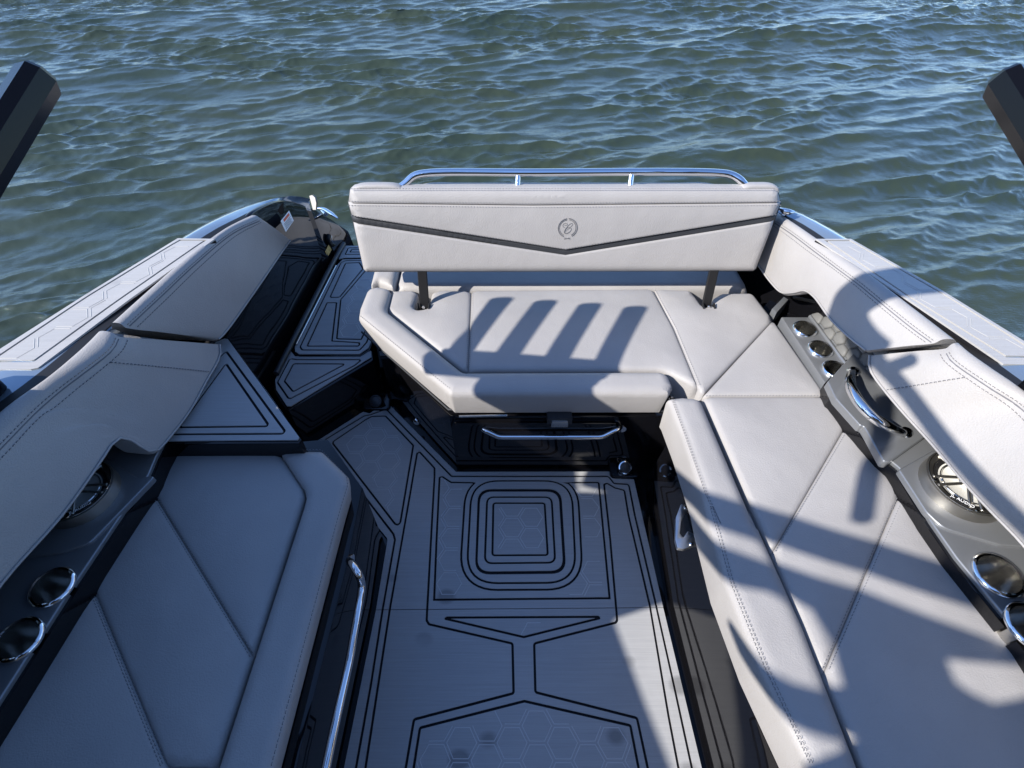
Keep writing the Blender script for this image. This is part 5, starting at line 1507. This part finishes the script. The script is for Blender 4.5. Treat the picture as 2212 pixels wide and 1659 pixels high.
# ================================================================== TOWER (mostly above and behind the camera)
SUNV = np.array([1.2, 0.65, -1.0])
def up_sun(p, z):
    """point at height z on the sun ray that ends at p"""
    p = np.asarray(p, float)
    return p - SUNV * (z - p[2])
tw = thing('wake_tower', 'black wake tower feet on both gunwales carrying the rack arms', 'tower', (0, 0.5, 0.83))
def foot(side):
    x = 1.235 * side
    prism('foot', fillet([(x - 0.05, 0.835), (x + 0.05, 0.835), (x + 0.06, 0.25), (x - 0.06, 0.25)], .02), 0.82, 0.875, 'tower', tw, 0.012, 3)
foot(-1)
foot(1)
def blade(name, pts, t, mat, parent):
    """flat plate in a plane x = const, pts are (x,y,z)"""
    n = len(pts)
    V = [tuple(p) for p in pts] + [(p[0] + t, p[1], p[2]) for p in pts]
    return obj(name, V, [tuple(range(n)), tuple(range(n, 2 * n))] + [(i, (i + 1) % n, n + (i + 1) % n, n + i) for i in range(n)], mat, parent, 30)
xL = -1.27
def ye(z): return 0.815 - 0.65 * (z - 0.825)
def on_leg(p):
    """where the sun ray to floor point p passes the left leg's plane"""
    s = (p[0] - xL) / 1.2
    return (xL, p[1] - 0.65 * s, s)
# left leg widened into an unseen plate, outline cut to shade the floor
blade('leg', [(xL, ye(.87), .87), (xL, ye(1.24), 1.24), on_leg((0.22, 1.03)), on_leg((0.53, 1.02)), on_leg((0.50, 0.63)), on_leg((0.2932, 0.5691, 0.0000)), on_leg((0.3551, 0.3368, 0.0000)), on_leg((0.3996, 0.1849, -0.0000)), (xL, -0.9, 1.30), (xL, -1.4, 1.25), (xL, -1.4, .87)], 0.03, 'tower', tw)
blade('leg', [(1.22, .82, .87), (1.22, .42, 1.62), (1.22, .05, 1.95), (1.22, -0.35, 1.95), (1.22, 0.25, .87)], 0.05, 'tower', tw)
# overhead members
def member(name, pts, z, r):
    tube(name, [up_sun(p, z) for p in pts], r, 'tower', tw, 40, 12)
beam('crossbar', up_sun((0.2367, 0.8254, 0.4600), 1.9), up_sun((1.3161, 0.4228, 0.4500), 1.9), 0.085, 0.05, 'tower', tw)
member('hoop', [(1.3722, 1.2904, 0.8000), (1.1182, 1.2444, 0.8200), (1.0548, 1.2410, 0.7800), (1.0296, 1.2451, 0.7200), (1.0207, 1.2079, 0.6800), (1.0360, 1.1389, 0.6600), (1.0527, 1.0730, 0.6600)], 2.0, 0.062)
member('brace', [(1.1365, 1.0470, 0.5200), (1.1027, 0.9852, 0.5200), (1.0477, 0.8872, 0.5200), (1.0433, 0.8499, 0.4550), (0.9402, 0.6842, 0.4550)], 1.9, 0.024)
member('brace', [(1.0302, 1.0659, 0.6800), (1.0317, 0.9437, 0.7000), (1.0333, 0.7408, 0.7100), (1.0560, 0.6196, 0.7100), (1.0952, 0.4917, 0.7100)], 1.95, 0.022)
member('brace', [(1.0339, 1.0162, 0.6800), (1.0493, 1.0019, 0.7200), (1.0701, 0.9972, 0.7400)], 1.95, 0.02)
# unseen plate added behind the camera, outline cut to shade the right bench
shade_loop = [(0.2897, 0.7102, 0.4550), (0.6616, 0.5491, 0.4550), (0.8528, 0.4782, 0.4550), (1.1788, 0.3342, 0.4550), (1.1724, 0.3246, 0.4550), (0.9919, 0.3424, 0.4550), (0.9643, 0.3310, 0.4550), (0.9601, 0.2853, 0.4550), (0.9823, 0.2641, 0.4550), (1.0183, 0.2448, 0.4550), (1.1292, 0.2596, 0.4550), (0.9773, 0.0313, 0.4550), (0.4922, 0.0313, 0.4550), (0.5912, 0.1469, 0.4550), (0.6848, 0.1733, 0.4550), (0.7329, 0.1868, 0.4550), (0.6637, 0.2006, 0.4550), (0.5986, 0.2203, 0.4550), (0.5502, 0.2551, 0.4550), (0.4674, 0.3262, 0.4550), (0.4519, 0.4069, 0.4550), (0.5691, 0.3134, 0.4550), (0.6163, 0.2884, 0.4550), (0.6759, 0.2731, 0.4550), (0.7307, 0.2731, 0.4550), (0.7369, 0.3724, 0.4550), (0.7225, 0.4483, 0.4550), (0.6438, 0.4955, 0.4550), (0.5632, 0.5111, 0.4550), (0.2768, 0.6145, 0.4550)]
cz = 1.95
cup_ = [up_sun(p, cz) for p in shade_loop]
can = thing('shade_canopy', 'unseen black canvas plates added behind the camera to cast shade', 'canopy', (-0.5, -0.6, cz))
prism('canvas', [(p[0], p[1]) for p in fillet(cup_, 0.008, 3)], cz - 0.01, cz + 0.01, 'canvas', can)

prism('sky_block_panel', fillet([(-1.15, -3.0), (1.15, -3.0), (1.15, -0.95), (-1.15, -0.95)], 0.12), 2.08, 2.11, 'canvas', can, 0.012)  # unseen panel added to block overhead sky from the cockpit
for sx_ in (-1, 1):
    tube('canopy_pole', [(sx_ * 1.12, -1.0, 2.09), (sx_ * 1.2, -1.05, 1.5), (sx_ * 1.25, -1.1, 0.84)], 0.014, 'chrome', can, 20, 10)

# board racks: four arms each
def rack(side, label):
    root = thing('board_rack', label, 'board rack', (side * 0.9, 0.65, 1.36), 'board racks on the tower')
    T = np.array([-0.7265 - 0.002, 0.900, 1.4606])
    Bq = np.array([-0.756, 0.7288, 1.3916])
    dv = (T - Bq) / np.linalg.norm(T - Bq)
    base0 = T - dv * 0.262
    step_ = np.array([-0.168, 0.018, 0.0])
    flip = np.array([-side, 1, 1])
    shift = np.array([0.024 if side > 0 else 0, -0.012 if side > 0 else 0, 0])
    for k in range(4):
        a, b = (base0 + step_ * k) * flip + shift, (T + step_ * k) * flip + shift
        beam('rack_arm', a - dv * flip * 0.06, b, 0.052, 0.062, 'tower', root, up=(-side * 0.55, 0, 1), ch=0.32)
    a, b = (base0 - step_ * 0.0 - dv * 0.035) * flip + shift, (base0 + step_ * 3.3 - dv * 0.035) * flip + shift
    beam('rack_base', a, b, 0.12, 0.05, 'tower', root)
    c = (base0 + step_ * 1.0 - dv * 0.05) * flip + shift
    beam('rack_stem', c, c + np.array([0.12 * side, -0.42, -0.10]), 0.34 if side < 0 else 0.08, 0.05, 'tower', root)
    return root
rack(-1, 'black board rack arm reaching in at the upper left of the picture')
rack(1, 'black board rack arm reaching in at the upper right of the picture')

# boathouse added unseen behind the camera to cut sky fill
bh = thing('skyscreen', 'weathered wooden boathouse added unseen beyond the bow to block sky light', 'light screen', (0, -8, -0.2))
M['wood'] = new_mat('weathered_wood', (0.16, 0.11, 0.075), 0.8)
t_ = NT(M['wood']); t_.to('Base Color', t_.ramp(t_.noise(t_.map((1, 1, 12)), 3, 4), [(0.3, (0.10, 0.07, 0.045)), (0.7, (0.22, 0.16, 0.11))]))
prism('wall', [(-9, -9.5), (9, -9.5), (9, -9.0), (-9, -9.0)], -0.4, 4.2, 'wood', bh)
V = [(-9.6, -8.4, 3.9), (9.6, -8.4, 3.9), (9.6, -12, 6.2), (-9.6, -12, 6.2), (-9.6, -8.4, 3.75), (9.6, -8.4, 3.75), (9.6, -12, 6.05), (-9.6, -12, 6.05)]
obj('roof', V, [(0, 1, 2, 3), (4, 5, 6, 7), (0, 1, 5, 4), (1, 2, 6, 5), (2, 3, 7, 6), (3, 0, 4, 7)], 'wood', bh)
prism('pier', [(-9, -9.0), (9, -9.0), (9, -4.5), (-9, -4.5)], 0.25, 0.42, 'wood', bh)
